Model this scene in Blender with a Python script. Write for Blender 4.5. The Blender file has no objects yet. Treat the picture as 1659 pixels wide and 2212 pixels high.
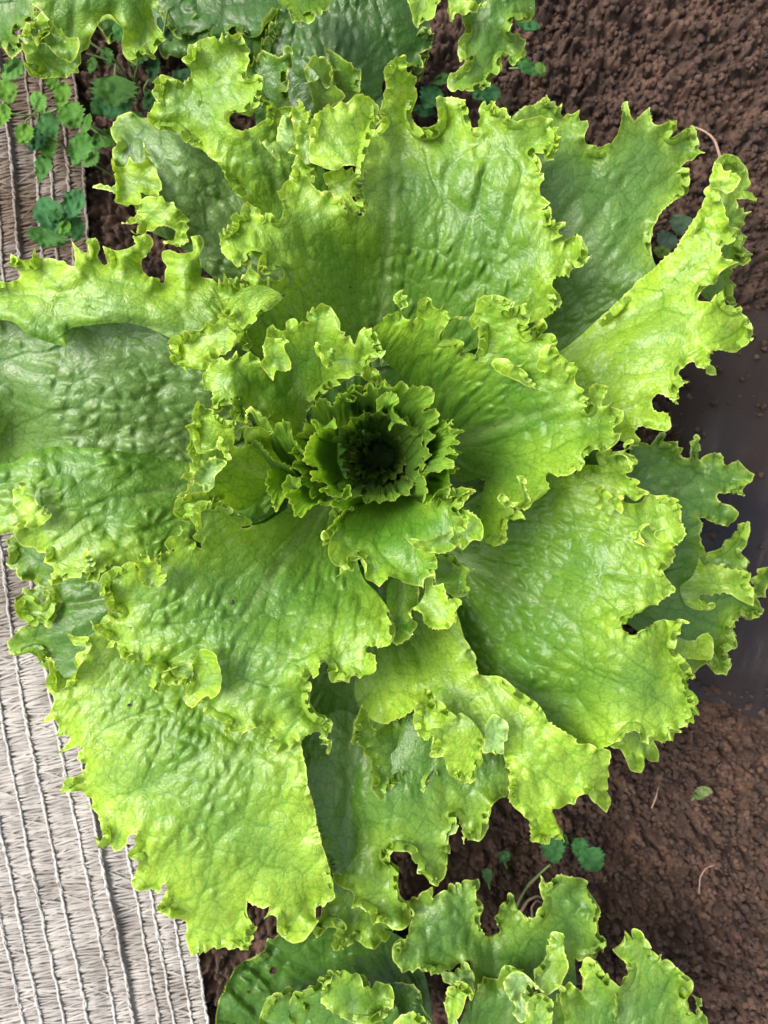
import bpy, math, random, numpy as np
from mathutils import Vector
from mathutils.geometry import delaunay_2d_cdt
random.seed(7)
rng = np.random.default_rng(11)
C = bpy.context.scene.collection

# ---------------------------------------------------------------- camera, light, exposure
H = 0.52                      # camera height above the soil (m)
K = 0.954 / 1659.0            # picture width per unit distance, in layout units
cd = bpy.data.cameras.new('camera')
cam = bpy.data.objects.new('camera', cd); C.objects.link(cam)
cam.location = (0, 0, H)
cd.sensor_fit = 'HORIZONTAL'; cd.sensor_width = 36.0
cd.lens = 36.0 / 0.954
cd.clip_start = 0.01; cd.clip_end = 20
cd.dof.use_dof = True; cd.dof.focus_distance = H - 0.135; cd.dof.aperture_fstop = 15
bpy.context.scene.camera = cam

SUN_EL, SUN_AZ = math.radians(54), math.radians(285)   # azimuth clockwise from +Y
w = bpy.data.worlds.new('World'); bpy.context.scene.world = w; w.use_nodes = True
nt = w.node_tree; bg = nt.nodes['Background']
sky = nt.nodes.new('ShaderNodeTexSky'); sky.sky_type = 'NISHITA'; sky.sun_disc = False
sky.sun_elevation = SUN_EL; sky.sun_rotation = SUN_AZ
sky.air_density = 1.0; sky.dust_density = 6.0; sky.ozone_density = 1.0
hs = nt.nodes.new('ShaderNodeHueSaturation'); hs.inputs['Saturation'].default_value = 0.5
nt.links.new(sky.outputs[0], hs.inputs['Color']); nt.links.new(hs.outputs[0], bg.inputs[0])
bg.inputs[1].default_value = 0.15
sd = bpy.data.lights.new('sun', 'SUN'); sd.energy = 1.6; sd.angle = math.radians(32); sd.color = (1, .96, .88)
sun = bpy.data.objects.new('sun', sd); C.objects.link(sun)
dv = Vector((math.sin(SUN_AZ) * math.cos(SUN_EL), math.cos(SUN_AZ) * math.cos(SUN_EL), math.sin(SUN_EL)))
sun.rotation_euler = dv.to_track_quat('Z', 'Y').to_euler()
vs = bpy.context.scene.view_settings
vs.view_transform = 'Standard'; vs.look = 'None'; vs.gamma = 1; vs.use_curve_mapping = False
vs.exposure = 1.4
cy = bpy.context.scene.cycles
cy.max_bounces = 10; cy.transmission_bounces = 8; cy.diffuse_bounces = 5

# ---------------------------------------------------------------- helpers
def at(px, py, z):
    """layout units -> metres on the level plane at height z"""
    px = np.asarray(px, float); py = np.asarray(py, float); z = np.asarray(z, float)
    s = K * (H - z)
    return np.stack([(px - 829.5) * s, -(py - 1106) * s, z + 0 * px], -1)

def noise2(x, y, seed=0):
    """gradient-ish value noise, -1..1"""
    x = np.asarray(x, float); y = np.asarray(y, float)
    xi = np.floor(x).astype(np.int64); yi = np.floor(y).astype(np.int64)
    fx = x - xi; fy = y - yi
    fx = fx*fx*fx*(fx*(fx*6-15)+10); fy = fy*fy*fy*(fy*(fy*6-15)+10)
    def h(a, b):
        n = (a * 374761393 + b * 668265263 + seed * 1442695041) & 0xffffffff
        n = ((n ^ (n >> 13)) * 1274126177) & 0xffffffff
        return ((n ^ (n >> 16)) & 0xffff) / 32767.5 - 1
    return ((h(xi, yi)*(1-fx) + h(xi+1, yi)*fx)*(1-fy) + (h(xi, yi+1)*(1-fx) + h(xi+1, yi+1)*fx)*fy)

def fbm(x, y, seed=0, oc=4, g=.5):
    s = 0; a = 1; t = 0
    for i in range(oc):
        s = s + a * noise2(x * 2**i + 17*i, y * 2**i - 9*i, seed + i); t += a; a *= g
    return s / t

def worley(x, y, seed=0, jit=.85):
    xi = np.floor(x).astype(np.int64); yi = np.floor(y).astype(np.int64)
    f1 = np.full(x.shape, 9.); f2 = f1.copy(); idc = np.zeros(x.shape)
    for dx in (-1, 0, 1):
        for dy in (-1, 0, 1):
            a = xi + dx; b = yi + dy
            n = (a * 73856093 ^ b * 19349663 ^ (seed * 83492791)) & 0xffffffff
            n = ((n ^ (n >> 15)) * 2246822519) & 0xffffffff; n ^= n >> 13
            jx = ((n & 0xfff) / 4095. - .5) * jit + .5; jy = (((n >> 12) & 0xfff) / 4095. - .5) * jit + .5
            d = np.hypot(a + jx - x, b + jy - y); cid = ((n >> 20) & 0xff) / 255.
            m = d < f1
            f2 = np.where(m, f1, np.minimum(f2, d)); idc = np.where(m, cid, idc); f1 = np.where(m, d, f1)
    return f1, f2, idc

def sstep(a, b, x):
    t = np.clip((x - a) / (b - a), 0, 1); return t*t*(3-2*t)

def mesh_obj(name, verts, faces, mat, parent=None, smooth=True, attrs=None, uv=None, link=True):
    me = bpy.data.meshes.new(name)
    verts = np.asarray(verts, np.float32); faces = np.asarray(faces, np.int32)
    k = faces.shape[1]
    me.vertices.add(len(verts)); me.vertices.foreach_set('co', verts.ravel())
    me.loops.add(faces.size); me.loops.foreach_set('vertex_index', faces.ravel())
    me.polygons.add(len(faces)); me.polygons.foreach_set('loop_start', np.arange(0, faces.size, k, dtype=np.int32))
    me.polygons.foreach_set('use_smooth', np.full(len(faces), smooth))
    if uv is not None:
        u = me.uv_layers.new(name='leaf_uv'); u.data.foreach_set('uv', np.asarray(uv, np.float32)[faces.ravel()].ravel())
    for n, a in (attrs or {}).items():
        at_ = me.attributes.new(n, 'FLOAT_COLOR', 'POINT')
        a = np.asarray(a, np.float32)
        if a.shape[1] == 3: a = np.concatenate([a, np.ones((len(a), 1), np.float32)], 1)
        at_.data.foreach_set('color', a.ravel())
    me.materials.append(mat); me.update(calc_edges=True); me.validate()
    o = bpy.data.objects.new(name, me)
    C.objects.link(o)
    if parent: o.parent = parent
    return o

def empty(name, loc, label, cat, group=None):
    o = bpy.data.objects.new(name, None); C.objects.link(o); o.location = loc
    o.empty_display_size = .02
    o['label'] = label; o['category'] = cat
    if group: o['group'] = group
    return o

def tag(o, label=None, cat=None, group=None, kind=None):
    for k_, v in (('label', label), ('category', cat), ('group', group), ('kind', kind)):
        if v: o[k_] = v
    return o

# ---------------------------------------------------------------- materials
def nmat(name):
    m = bpy.data.materials.new(name); m.use_nodes = True
    n = m.node_tree; n.nodes.clear(); return m, n

def N(n, t, **kw):
    a = n.nodes.new(t)
    for k_, v in kw.items():
        if k_.startswith('_'): setattr(a, k_[1:], v)
        else:
            a.inputs[k_.replace('__', ' ')].default_value = v
    return a

def mathn(n, op, a, b=None, c=None):
    m = n.nodes.new('ShaderNodeMath'); m.operation = op
    for i, v in enumerate((a, b, c)):
        if v is None: continue
        if isinstance(v, (int, float)): m.inputs[i].default_value = v
        else: n.links.new(v, m.inputs[i])
    return m.outputs[0]

def mixc(n, f, a, b, mode='MIX'):
    m = n.nodes.new('ShaderNodeMix'); m.data_type = 'RGBA'; m.blend_type = mode
    for s, v in ((m.inputs[0], f), (m.inputs[6], a), (m.inputs[7], b)):
        if isinstance(v, (int, float)): s.default_value = v
        elif isinstance(v, tuple): s.default_value = v if len(v) == 4 else v + (1,)
        else: n.links.new(v, s)
    return m.outputs[2]

def leaf_material(name, trans=.36, rough=.36, fine=1.0, spec=.5):
    m, n = nmat(name); L = n.links.new
    out = N(n, 'ShaderNodeOutputMaterial')
    col = N(n, 'ShaderNodeAttribute', _attribute_name='col').outputs['Color']
    va = N(n, 'ShaderNodeAttribute', _attribute_name='vein')
    sep = N(n, 'ShaderNodeSeparateColor'); L(va.outputs['Color'], sep.inputs[0])
    uv = N(n, 'ShaderNodeUVMap', _uv_map='leaf_uv').outputs[0]
    # warp the lookup so the small veins do not run straight
    nz = N(n, 'ShaderNodeTexNoise', Scale=.16, Detail=1.0); L(uv, nz.inputs['Vector'])
    wv = N(n, 'ShaderNodeVectorMath', _operation='MULTIPLY_ADD'); wv.inputs[1].default_value = (3.0, 3.0, 3.0)
    L(nz.outputs['Color'], wv.inputs[0]); L(uv, wv.inputs[2])
    vo = N(n, 'ShaderNodeTexVoronoi', _feature='DISTANCE_TO_EDGE', Scale=.34); L(wv.outputs[0], vo.inputs['Vector'])
    vo2 = N(n, 'ShaderNodeTexVoronoi', _feature='DISTANCE_TO_EDGE', Scale=.8); L(wv.outputs[0], vo2.inputs['Vector'])
    def line(s, w_):
        mr = N(n, 'ShaderNodeMapRange'); mr.inputs['From Max'].default_value = w_
        mr.inputs['To Min'].default_value = 1; mr.inputs['To Max'].default_value = 0
        mr.interpolation_type = 'SMOOTHSTEP'; L(s, mr.inputs['Value']); return mr.outputs[0]
    l1 = line(vo.outputs[0], .10); l2 = line(vo2.outputs[0], .11)
    f = mathn(n, 'MULTIPLY', sep.outputs[0], .68)
    f = mathn(n, 'ADD', f, mathn(n, 'MULTIPLY', sep.outputs[1], .70))
    f = mathn(n, 'ADD', f, mathn(n, 'MULTIPLY', l1, .46 * fine))
    f = mathn(n, 'ADD', f, mathn(n, 'MULTIPLY', l2, .08 * fine))
    f = mathn(n, 'MINIMUM', f, .8)
    dark = mixc(n, 1.0, col, (.40, .62, .34), 'MULTIPLY')
    base = mixc(n, f, col, dark)
    big = N(n, 'ShaderNodeTexNoise', Scale=.11, Detail=5.0, Roughness=.6); L(uv, big.inputs['Vector'])
    mr = N(n, 'ShaderNodeMapRange'); mr.inputs['From Min'].default_value = .3; mr.inputs['From Max'].default_value = .7
    L(big.outputs[0], mr.inputs['Value'])
    base = mixc(n, mathn(n, 'MULTIPLY', mr.outputs[0], .38), base, mixc(n, 1.0, base, (.66, .84, .62), 'MULTIPLY'))
    sp1 = N(n, 'ShaderNodeTexNoise', Scale=.9, Detail=2.0, Roughness=.5); L(uv, sp1.inputs['Vector'])
    sm = N(n, 'ShaderNodeMapRange'); sm.inputs['From Min'].default_value = .735; sm.inputs['From Max'].default_value = .80; L(sp1.outputs[0], sm.inputs['Value'])
    base = mixc(n, mathn(n, 'MULTIPLY', sm.outputs[0], .55), base, (.10, .085, .035))
    sc = N(n, 'ShaderNodeTexNoise', Scale=.28, Detail=6.0, Roughness=.75); L(uv, sc.inputs['Vector'])
    sm2 = N(n, 'ShaderNodeMapRange'); sm2.inputs['From Min'].default_value = .62; sm2.inputs['From Max'].default_value = .74; L(sc.outputs[0], sm2.inputs['Value'])
    base = mixc(n, mathn(n, 'MULTIPLY', sm2.outputs[0], .35), base, (.36, .44, .20))
    base = mixc(n, 1.0, base, (.69, .71, .68), 'MULTIPLY')
    # pale thin rim
    base = mixc(n, mathn(n, 'MULTIPLY', sep.outputs[2], .85), base, (.50, .60, .14))
    geo = N(n, 'ShaderNodeNewGeometry')
    base = mixc(n, mathn(n, 'MULTIPLY', geo.outputs['Backfacing'], .30), base, (.17, .30, .065))
    # relief
    hgt = mathn(n, 'ADD', mathn(n, 'MULTIPLY', mathn(n, 'MINIMUM', vo.outputs[0], .4), 1.0),
                mathn(n, 'MULTIPLY', mathn(n, 'MINIMUM', vo2.outputs[0], .35), .5))
    nz2 = N(n, 'ShaderNodeTexNoise', Scale=1.6, Detail=3.0); L(uv, nz2.inputs['Vector'])
    hgt = mathn(n, 'ADD', hgt, mathn(n, 'MULTIPLY', nz2.outputs[0], .12))
    bp = N(n, 'ShaderNodeBump', Strength=.55 * fine, Distance=.0007); L(hgt, bp.inputs['Height'])
    pr = N(n, 'ShaderNodeBsdfPrincipled', Roughness=rough)
    pr.inputs['Specular IOR Level'].default_value = spec
    rn = N(n, 'ShaderNodeMapRange'); rn.inputs['To Min'].default_value = rough - .1; rn.inputs['To Max'].default_value = rough + .16
    L(big.outputs[0], rn.inputs['Value']); L(rn.outputs[0], pr.inputs['Roughness'])
    L(base, pr.inputs['Base Color']); L(bp.outputs[0], pr.inputs['Normal'])
    tr = N(n, 'ShaderNodeBsdfTranslucent'); L(mixc(n, 1.0, base, (1.35, 1.25, .55), 'MULTIPLY'), tr.inputs[0])
    L(bp.outputs[0], tr.inputs['Normal'])
    mx = N(n, 'ShaderNodeMixShader'); mx.inputs[0].default_value = trans
    L(pr.outputs[0], mx.inputs[1]); L(tr.outputs[0], mx.inputs[2]); L(mx.outputs[0], out.inputs[0])
    return m
M_LEAF = leaf_material('lettuce_leaf')
M_WEED = leaf_material('weed_leaf', .30, .7, .6, .2)

def grid_faces(nx, ny):
    i = np.arange((ny-1)*(nx-1)); r = i // (nx-1); c = i % (nx-1); a = r*nx + c
    return np.stack([a, a+1, a+nx+1, a+nx], 1)

# ---------------------------------------------------------------- outlines
def parse(s):
    """'rc: x,y x,y ...' quarter tiles of the layout, H/V switch hidden / visible margin"""
    pts = []; vis = []; ox = oy = 0; sc = .25; v = 1
    for t in s.split():
        if t.endswith(':'):
            if t == 'D:': ox = oy = 0; sc = 1.
            else: oy = int(t[0]) * 553; ox = int(t[1]) * 414.75; sc = .25
        elif t == 'H': v = 0
        elif t == 'V': v = 1
        else:
            a, b = t.split(','); pts.append((ox + float(a)*sc, oy + float(b)*sc)); vis.append(v)
    return np.array(pts), np.array(vis)

def refine(P, vis, step=3.2):
    """closed curve through the points; wide bends smooth, sharp tips kept"""
    n = len(P); out = []; ov = []
    prv = np.roll(P, 1, 0); nxt = np.roll(P, -1, 0)
    a = P - prv; b = nxt - P
    la = np.linalg.norm(a, axis=1) + 1e-6; lb = np.linalg.norm(b, axis=1) + 1e-6
    cosv = (a * b).sum(1) / (la * lb)
    T = (a / la[:, None] * lb[:, None] + b / lb[:, None] * la[:, None]) / (la + lb)[:, None]
    T *= np.clip((cosv + .35) / .9, 0, 1)[:, None]
    for i in range(n):
        j = (i + 1) % n; L = lb[i]; k = max(1, int(round(L / step)))
        t = np.arange(k)[:, None] / k
        h00 = 2*t**3-3*t**2+1; h10 = t**3-2*t**2+t; h01 = -2*t**3+3*t**2; h11 = t**3-t**2
        out.append(h00*P[i] + h10*T[i]*L + h01*P[j] + h11*T[j]*L)
        ov.append(np.full(k, vis[i] * vis[j]))
    return np.concatenate(out), np.concatenate(ov).astype(float)

def inside(P, poly):
    x, y = P[:, 0][:, None], P[:, 1][:, None]
    x1, y1 = poly[:, 0][None], poly[:, 1][None]; q = np.roll(poly, -1, 0); x2, y2 = q[:, 0][None], q[:, 1][None]
    r = np.zeros(len(P), bool)
    for s in range(0, len(P), 4000):
        e = slice(s, s + 4000)
        c = ((y1 > y[e]) != (y2 > y[e])) & (x[e] < (x2 - x1) * (y[e] - y1) / (y2 - y1 + 1e-12) + x1)
        r[e] = c.sum(1) % 2 == 1
    return r

def tps(ctrl):
    """thin-plate height field through control points (x, y, mm)"""
    c = np.array(ctrl, float); X = c[:, :2] / 500.; n = len(c)
    d = np.linalg.norm(X[:, None] - X[None], axis=2); Kk = np.where(d > 0, d*d*np.log(d + 1e-12), 0) + np.eye(n) * .002
    Pm = np.concatenate([np.ones((n, 1)), X], 1)
    if n < 3:
        z = c[:, 2].mean(); return lambda p: np.full(len(p), z)
    A = np.zeros((n+3, n+3)); A[:n, :n] = Kk; A[:n, n:] = Pm; A[n:, :n] = Pm.T
    wgt = np.linalg.lstsq(A, np.concatenate([c[:, 2], np.zeros(3)]), rcond=None)[0]
    def f(p):
        p = p / 500.; d = np.linalg.norm(p[:, None] - X[None], axis=2)
        return (np.where(d > 0, d*d*np.log(d + 1e-12), 0) @ wgt[:n]) + wgt[n] + p @ wgt[n+1:]
    return f

def patch(s, zc, base, tip, h=3.4, ruf=1.0, curl=1.0, curls=(), blis=1.0, tone=(0, 0, 0), seed=1, edgeL=46,
          holes=(), teeth=1.0, under=0.0, lift=None, cup=0., fold=0., frl=.8, ribw=1., band=.0):
    """one sheet of leaf: outline, height field and relief -> verts, tris, colours"""
    P, vis = parse(s); P, vis = refine(P, vis, 2.9)
    # orientation: counter-clockwise in layout (y down) so normals look up after the flip
    ar = (P[:, 0] * np.roll(P[:, 1], -1) - np.roll(P[:, 0], -1) * P[:, 1]).sum()
    if ar > 0: P = P[::-1]; vis = vis[::-1]
    M = len(P)
    seg = np.linalg.norm(np.roll(P, -1, 0) - P, axis=1); S = np.concatenate([[0], np.cumsum(seg)[:-1]])
    tg = np.roll(P, -4, 0) - np.roll(P, 4, 0); tg /= np.linalg.norm(tg, axis=1)[:, None] + 1e-9
    nrm = np.stack([-tg[:, 1], tg[:, 0]], 1)
    test = inside(P[::7] + nrm[::7] * 3, P).mean()
    if test > .5: nrm = -nrm                            # outward
    # small teeth
    if teeth:
        tt = np.abs(((S / 13. + 1.6 * noise2(S / 34., S * 0, seed)) % 1) - .5) * 2
        amp = np.clip(.9 + 4.6 * noise2(S / 30., S * 0 + 5, seed + 3), 0, 5.5) * teeth
        P = P + nrm * ((tt ** 3) * amp * vis)[:, None]
    # smoothed outline for curl direction and notch depth
    def smooth(A, k):
        ker = np.exp(-.5 * (np.arange(-3*k, 3*k+1) / k) ** 2); ker /= ker.sum()
        pad = 3 * k
        idx = np.arange(-pad, M + pad) % M
        return np.stack([np.convolve(A[idx, i], ker, 'valid') for i in range(A.shape[1])], 1)
    nsm = smooth(nrm, 3); nsm /= np.linalg.norm(nsm, axis=1)[:, None] + 1e-9
    k2 = 11 if M > 120 else 5
    Ps = smooth(P, k2); notch = ((Ps - P) * smooth(nrm, k2)).sum(1)      # >0 in a notch
    # margin ruffle (mm) and curl
    sg = np.where(noise2(S / 55., S * 0 + 9, seed + 21) > -.25, 1., -1.)
    sg = smooth(sg[:, None], 3)[:, 0]
    ruff = ruf * (5.0 * noise2(S / 34., S * 0, seed + 5) + 4.8 * noise2(S / 75., S * 0, seed + 6)
                  + .66 * np.clip(notch, -14, 22) * sg) * smooth(vis[:, None], 6)[:, 0]
    th = 115 * noise2(S / 60., S * 0, seed + 8) + 65 * noise2(S / 26., S * 0, seed + 9) + 28
    cw = 12.5 + 7 * noise2(S / 50., S * 0 + 3, seed + 10)
    th = th * curl
    for (cx, cyy, r, ang, wd) in curls:
        g = np.exp(-((P[:, 0] - cx) ** 2 + (P[:, 1] - cyy) ** 2) / (2 * (r * .6) ** 2))
        th = th * (1 - g) + ang * g; cw = cw * (1 - g) + wd * g
    spike = np.maximum(sstep(1.2, 4.5, -((smooth(P, 4) - P) * smooth(nrm, 4)).sum(1)), sstep(3.5, 10, -((smooth(P, 8) - P) * smooth(nrm, 6)).sum(1)))
    th = th * (1 - .8 * np.clip(smooth(spike[:, None], 2)[:, 0] * 1.3, 0, 1))
    th = np.clip(th, -115, 215) * smooth(vis[:, None], 4)[:, 0]
    th = smooth(th[:, None], 2)[:, 0]
    # interior points
    x0, y0 = P.min(0); x1, y1 = P.max(0)
    gx = np.arange(x0, x1, h); gy = np.arange(y0, y1, h * .87)
    X, Y = np.meshgrid(gx, gy); X = X + (np.arange(len(gy)) % 2 * h / 2)[:, None]
    G = np.stack([X.ravel(), Y.ravel()], 1) + rng.uniform(-.15, .15, (X.size, 2)) * h
    # quick cull of points far outside the frame
    G = G[(G[:, 0] > -110) & (G[:, 0] < 1770) & (G[:, 1] > -110) & (G[:, 1] < 2320)]
    G = G[inside(G, P)]
    P32 = P.astype(np.float32); pp = (P32 ** 2).sum(1)
    def dist2(A):
        A = A.astype(np.float32); return np.maximum((A ** 2).sum(1)[:, None] + pp[None] - 2 * A @ P32.T, 0)
    dm = np.empty(len(G))
    for s0 in range(0, len(G), 2000): dm[s0:s0+2000] = np.sqrt(dist2(G[s0:s0+2000]).min(1))
    G = G[dm > h * .55]
    allp = np.concatenate([P, G])
    ed = [(i, (i + 1) % M) for i in range(M)]
    r = delaunay_2d_cdt([Vector(p) for p in allp], ed, [list(range(M))], 1, 1e-4, False)
    V = np.array([(v.x, v.y) for v in r[0]]); F = [f for f in r[2] if len(f) == 3]
    F = np.array(F, np.int64)
    F = F[inside(V[F].mean(1), P)]
    for hx, hy, hr in holes:
        c = V[F].mean(1); F = F[np.hypot(c[:, 0] - hx, c[:, 1] - hy) > hr]
    # distances and blended margin values
    nV = len(V); dv_ = np.empty(nV); jn = np.empty(nV, int); rb = np.empty(nV); db = np.empty(nV)
    visM = vis > .5
    r32 = ruff.astype(np.float32); hid = np.where(visM, 0, 1e9).astype(np.float32)
    for s0 in range(0, nV, 2000):
        D2 = dist2(V[s0:s0+2000]); k_ = D2.argmin(1)
        jn[s0:s0+2000] = k_; db[s0:s0+2000] = np.sqrt(D2[np.arange(len(k_)), k_])
        w4 = 1 / (D2 + 30.) ** 2; rb[s0:s0+2000] = (w4 @ r32) / w4.sum(1)
        dv_[s0:s0+2000] = np.sqrt((D2 + hid[None]).min(1)) if visM.any() else 999
    e = np.exp(-(dv_ / edgeL) ** 1.4)
    zf = tps(zc); z = zf(V)
    # leaf coordinates (mm) : fan out from the base
    b = np.array(base, float); t = np.array(tip, float) - b; R0 = np.linalg.norm(t); t /= R0
    q = V - b; fr = q @ t; sd_ = q @ np.array([-t[1], t[0]])
    rr = np.hypot(fr, sd_); ph = np.arctan2(sd_, fr)
    mm = K * (H - .12) * 1000
    wob = 11 * fbm(V[:, 0] / 95., V[:, 1] / 95., seed + 30, 2)
    Um = (ph * (.38 * R0 + .55 * np.minimum(rr, R0)) + wob) * mm; Vm = (rr + 9 * fbm(V[:, 0] / 60., V[:, 1] / 60., seed + 31, 2)) * mm
    f1, f2, c1 = worley(Um / 17., Vm / 34., seed)
    g1, g2, c2 = worley(Um / 6.6, Vm / 8.6, seed + 1)
    e1 = f2 - f1; e2 = g2 - g1
    vein1 = np.exp(-(e1 / .035) ** 2); vein2 = np.exp(-(e2 / .062) ** 2)
    rib = np.exp(-(sd_ * mm / (1.5 + 2.6 * np.clip(1 - rr / R0, 0, 1))) ** 2) * sstep(1.0, .45, rr / R0)
    zone = sstep(-.5, .6, fbm(V[:, 0] / 95., V[:, 1] / 95., seed + 40, 2))
    zone2 = sstep(-.2, .5, fbm(V[:, 0] / 150., V[:, 1] / 150., seed + 44, 2))
    bl = blis * ((sstep(0, .6, e1) - .5) * (1.2 + 1.3 * zone2 + 1.4 * (c1 - .5)) + sstep(0, .8, e2) * (1 - .5 * g1 * g1) * (.35 + 1.25 * zone) * (.2 + 1.5 * c2)
                 + .14 * fbm(V[:, 0] / 11., V[:, 1] / 11., seed + 41, 2)) * (1 - .55 * e)
    bl *= sstep(0, 26, rr * mm)
    wave = 4.2 * fbm(V[:, 0] / 120., V[:, 1] / 120., seed + 50, 2) + 3.4 * e * fbm(V[:, 0] / 44., V[:, 1] / 44., seed + 51, 2)
    z = z + bl + wave * ruf - 1.6 * rib + rb * np.exp(-(dv_ / 62.) ** 1.5)
    if fold: z = z - fold * np.exp(-(db / 10.) ** 1.4)
    if cup: z = z + cup * np.exp(-(dv_ / 11.) ** 1.3)
    W = at(V[:, 0], V[:, 1], z / 1000.)
    # tight ruffles along the margin: the sheet buckles up, down and sideways
    if frl:
        ph_ = 2 * np.pi * (S / 31. + .9 * noise2(S / 45., S * 0 + 1, seed + 71)); am = np.clip(.55 + .9 * noise2(S / 60., S * 0 + 2, seed + 72), 0, 1.3) * vis
        am = smooth(am[:, None], 3)[:, 0]; pj = ph_[jn]; aj = am[jn] * frl * np.exp(-(dv_ / 13.) ** 1.6) * (db > dv_ - .5)
        tj_ = np.stack([-nsm[jn][:, 1], nsm[jn][:, 0]], 1); s_ = K * (H - z / 1000.)
        W[:, 2] += aj * .0030 * np.cos(pj)
        dn = aj * 2.2 * np.sin(pj) * s_; dt = aj * 3.4 * np.sin(pj + .9) * s_
        W[:, 0] += nsm[jn][:, 0] * dn + tj_[:, 0] * dt; W[:, 1] -= nsm[jn][:, 1] * dn + tj_[:, 1] * dt
    # curl the margin: last cw units of the sheet follow an arc
    cj = cw[jn]; tj = np.radians(th[jn]); m = (dv_ < cj) & (db > dv_ - .5) & (np.abs(tj) > .05)
    if m.any():
        qq = (cj[m] - dv_[m]) / cj[m]; sgn = np.sign(tj[m]); at_ = np.abs(tj[m])
        r_ = cj[m] / np.sin(np.minimum(at_, np.pi/2)); phi = qq * at_
        s_ = K * (H - z[m] / 1000.)
        out_ = r_ * np.sin(phi) - (cj[m] - dv_[m])
        up = r_ * (1 - np.cos(phi)) * sgn
        nj = nsm[jn[m]]
        W[m, 0] += nj[:, 0] * out_ * s_; W[m, 1] -= nj[:, 1] * out_ * s_; W[m, 2] += up * s_
    if lift: W[:, 2] += lift / 1000.
    # colours
    lime, dk, pale = tone
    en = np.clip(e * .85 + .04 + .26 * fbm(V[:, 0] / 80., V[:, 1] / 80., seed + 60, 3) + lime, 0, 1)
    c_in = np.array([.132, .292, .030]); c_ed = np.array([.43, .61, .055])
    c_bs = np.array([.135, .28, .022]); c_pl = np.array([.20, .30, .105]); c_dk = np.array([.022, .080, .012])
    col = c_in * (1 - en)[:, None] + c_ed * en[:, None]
    bs = np.exp(-(rr / R0 / .35) ** 2)[:, None] * .6
    col = col * (1 - bs) + c_bs * bs
    rw = (.55 * ribw * rib)[:, None]; col = col * (1 - rw) + np.array([.32, .44, .16]) * rw
    vr = (vein1 * .55 * sstep(.85, .25, rr / R0))[:, None]; col = col * (1 - vr) + np.array([.30, .44, .12]) * vr
    pm = np.clip(pale + .25 * pale * fbm(V[:, 0] / 40., V[:, 1] / 40., seed + 61, 3), 0, 1)[:, None] * (1 - .7 * en[:, None])
    col = col * (1 - pm) + c_pl * pm
    if under: col = col * (1 - under) + np.array([.36, .52, .20]) * under
    if dk: col = col * (1 - dk) + c_dk * dk  # dark leaf tone; on the neighbours it also carries painted shade
    rim = np.exp(-(dv_ / 2.0) ** 2)
    vn = np.stack([np.clip(vein1 * sstep(.25, .7, rr / R0), 0, 1), vein2, rim], 1)
    uv = np.stack([Um, Vm], 1)
    # standing frills: stretches of the margin where the sheet folds up and meanders
    if band:
        msk = (noise2(S / 62., S * 0 + 6, seed + 80) > .42 - band) & (vis > .5)
        j = 0; aW = [W]; aF = [F]; aC = [col]; aN = [vn]; aU = [uv]; n0 = len(W)
        while j < M:
            if not msk[j]: j += 1; continue
            k = j
            while k < M and msk[k]: k += 1
            J = np.arange(j, k); j = k
            if len(J) < 11: continue
            s1 = S[J] - S[J[0]]; u = s1 / s1[-1]; tap = np.sin(np.pi * u) ** .6
            nn = smooth(nrm, 5)[J]; nn /= np.linalg.norm(nn, axis=1)[:, None] + 1e-9; tn = np.stack([-nn[:, 1], nn[:, 0]], 1)
            f = 2 * np.pi * (s1 / 38. + .9 * noise2(S[J] / 40., S[J] * 0, seed + 81)); A = (9.0 + 5.0 * noise2(S[J] / 35., S[J] * 0, seed + 82)) * tap
            ft = P[J] - nn * 20; q_ = ft.astype(np.float32)
            d2 = ((q_[:, None] - V.astype(np.float32)[None]) ** 2).sum(2); kz = d2.argmin(1); zf_ = W[kz, 2]; fx = W[kz, :2]
            cr_ = P[J] - nn * 7 + nn * (A * np.sin(f))[:, None] + tn * (A * .75 * np.sin(2 * f + .5))[:, None]
            hg = (.0062 + .0030 * noise2(S[J] / 50., S[J] * 0, seed + 83)) * tap
            tth = (np.abs(((s1 / 8. + noise2(S[J] / 13., S[J] * 0 + 8, seed)) % 1) - .5) * 2) ** 2 * .0013 * tap
            vv = np.linspace(0, 1, 8)[None, :]; g = sstep(.15, 1, vv)
            b0 = P[J] - nn * 11
            X2 = ft[:, 0:1]*(1-vv) + (b0[:, 0:1]*(1-g) + cr_[:, 0:1]*g)*vv; Y2 = ft[:, 1:2]*(1-vv) + (b0[:, 1:2]*(1-g) + cr_[:, 1:2]*g)*vv
            Z2 = zf_[:, None] - .0005 + (hg[:, None]) * vv ** .8 + tth[:, None] * vv ** 5 + .0012 * np.cos(f)[:, None] * g * tap[:, None]
            Wb = at(X2.ravel(), Y2.ravel(), Z2.ravel()); Fb = grid_faces(8, len(J)); Fb = np.concatenate([Fb[:, [0, 1, 2]], Fb[:, [0, 2, 3]]]) + n0
            cb = col[kz][:, None, :] * (1 - .6 * vv[..., None]) + (c_ed * (1 - dk))[None, None] * .6 * vv[..., None]
            aW.append(Wb); aF.append(Fb); aC.append(cb.reshape(-1, 3)); n0 += len(Wb)
            vb = np.broadcast_to(vv, X2.shape).ravel(); aN.append(np.stack([vb * 0, vb * 0, sstep(.9, 1, vb)], 1)); aU.append(np.stack([X2.ravel() * .23, Y2.ravel() * .23], 1))
        W = np.concatenate(aW); F = np.concatenate(aF); col = np.concatenate(aC); vn = np.concatenate(aN); uv = np.concatenate(aU)
    return W, F, col, vn, uv

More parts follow.
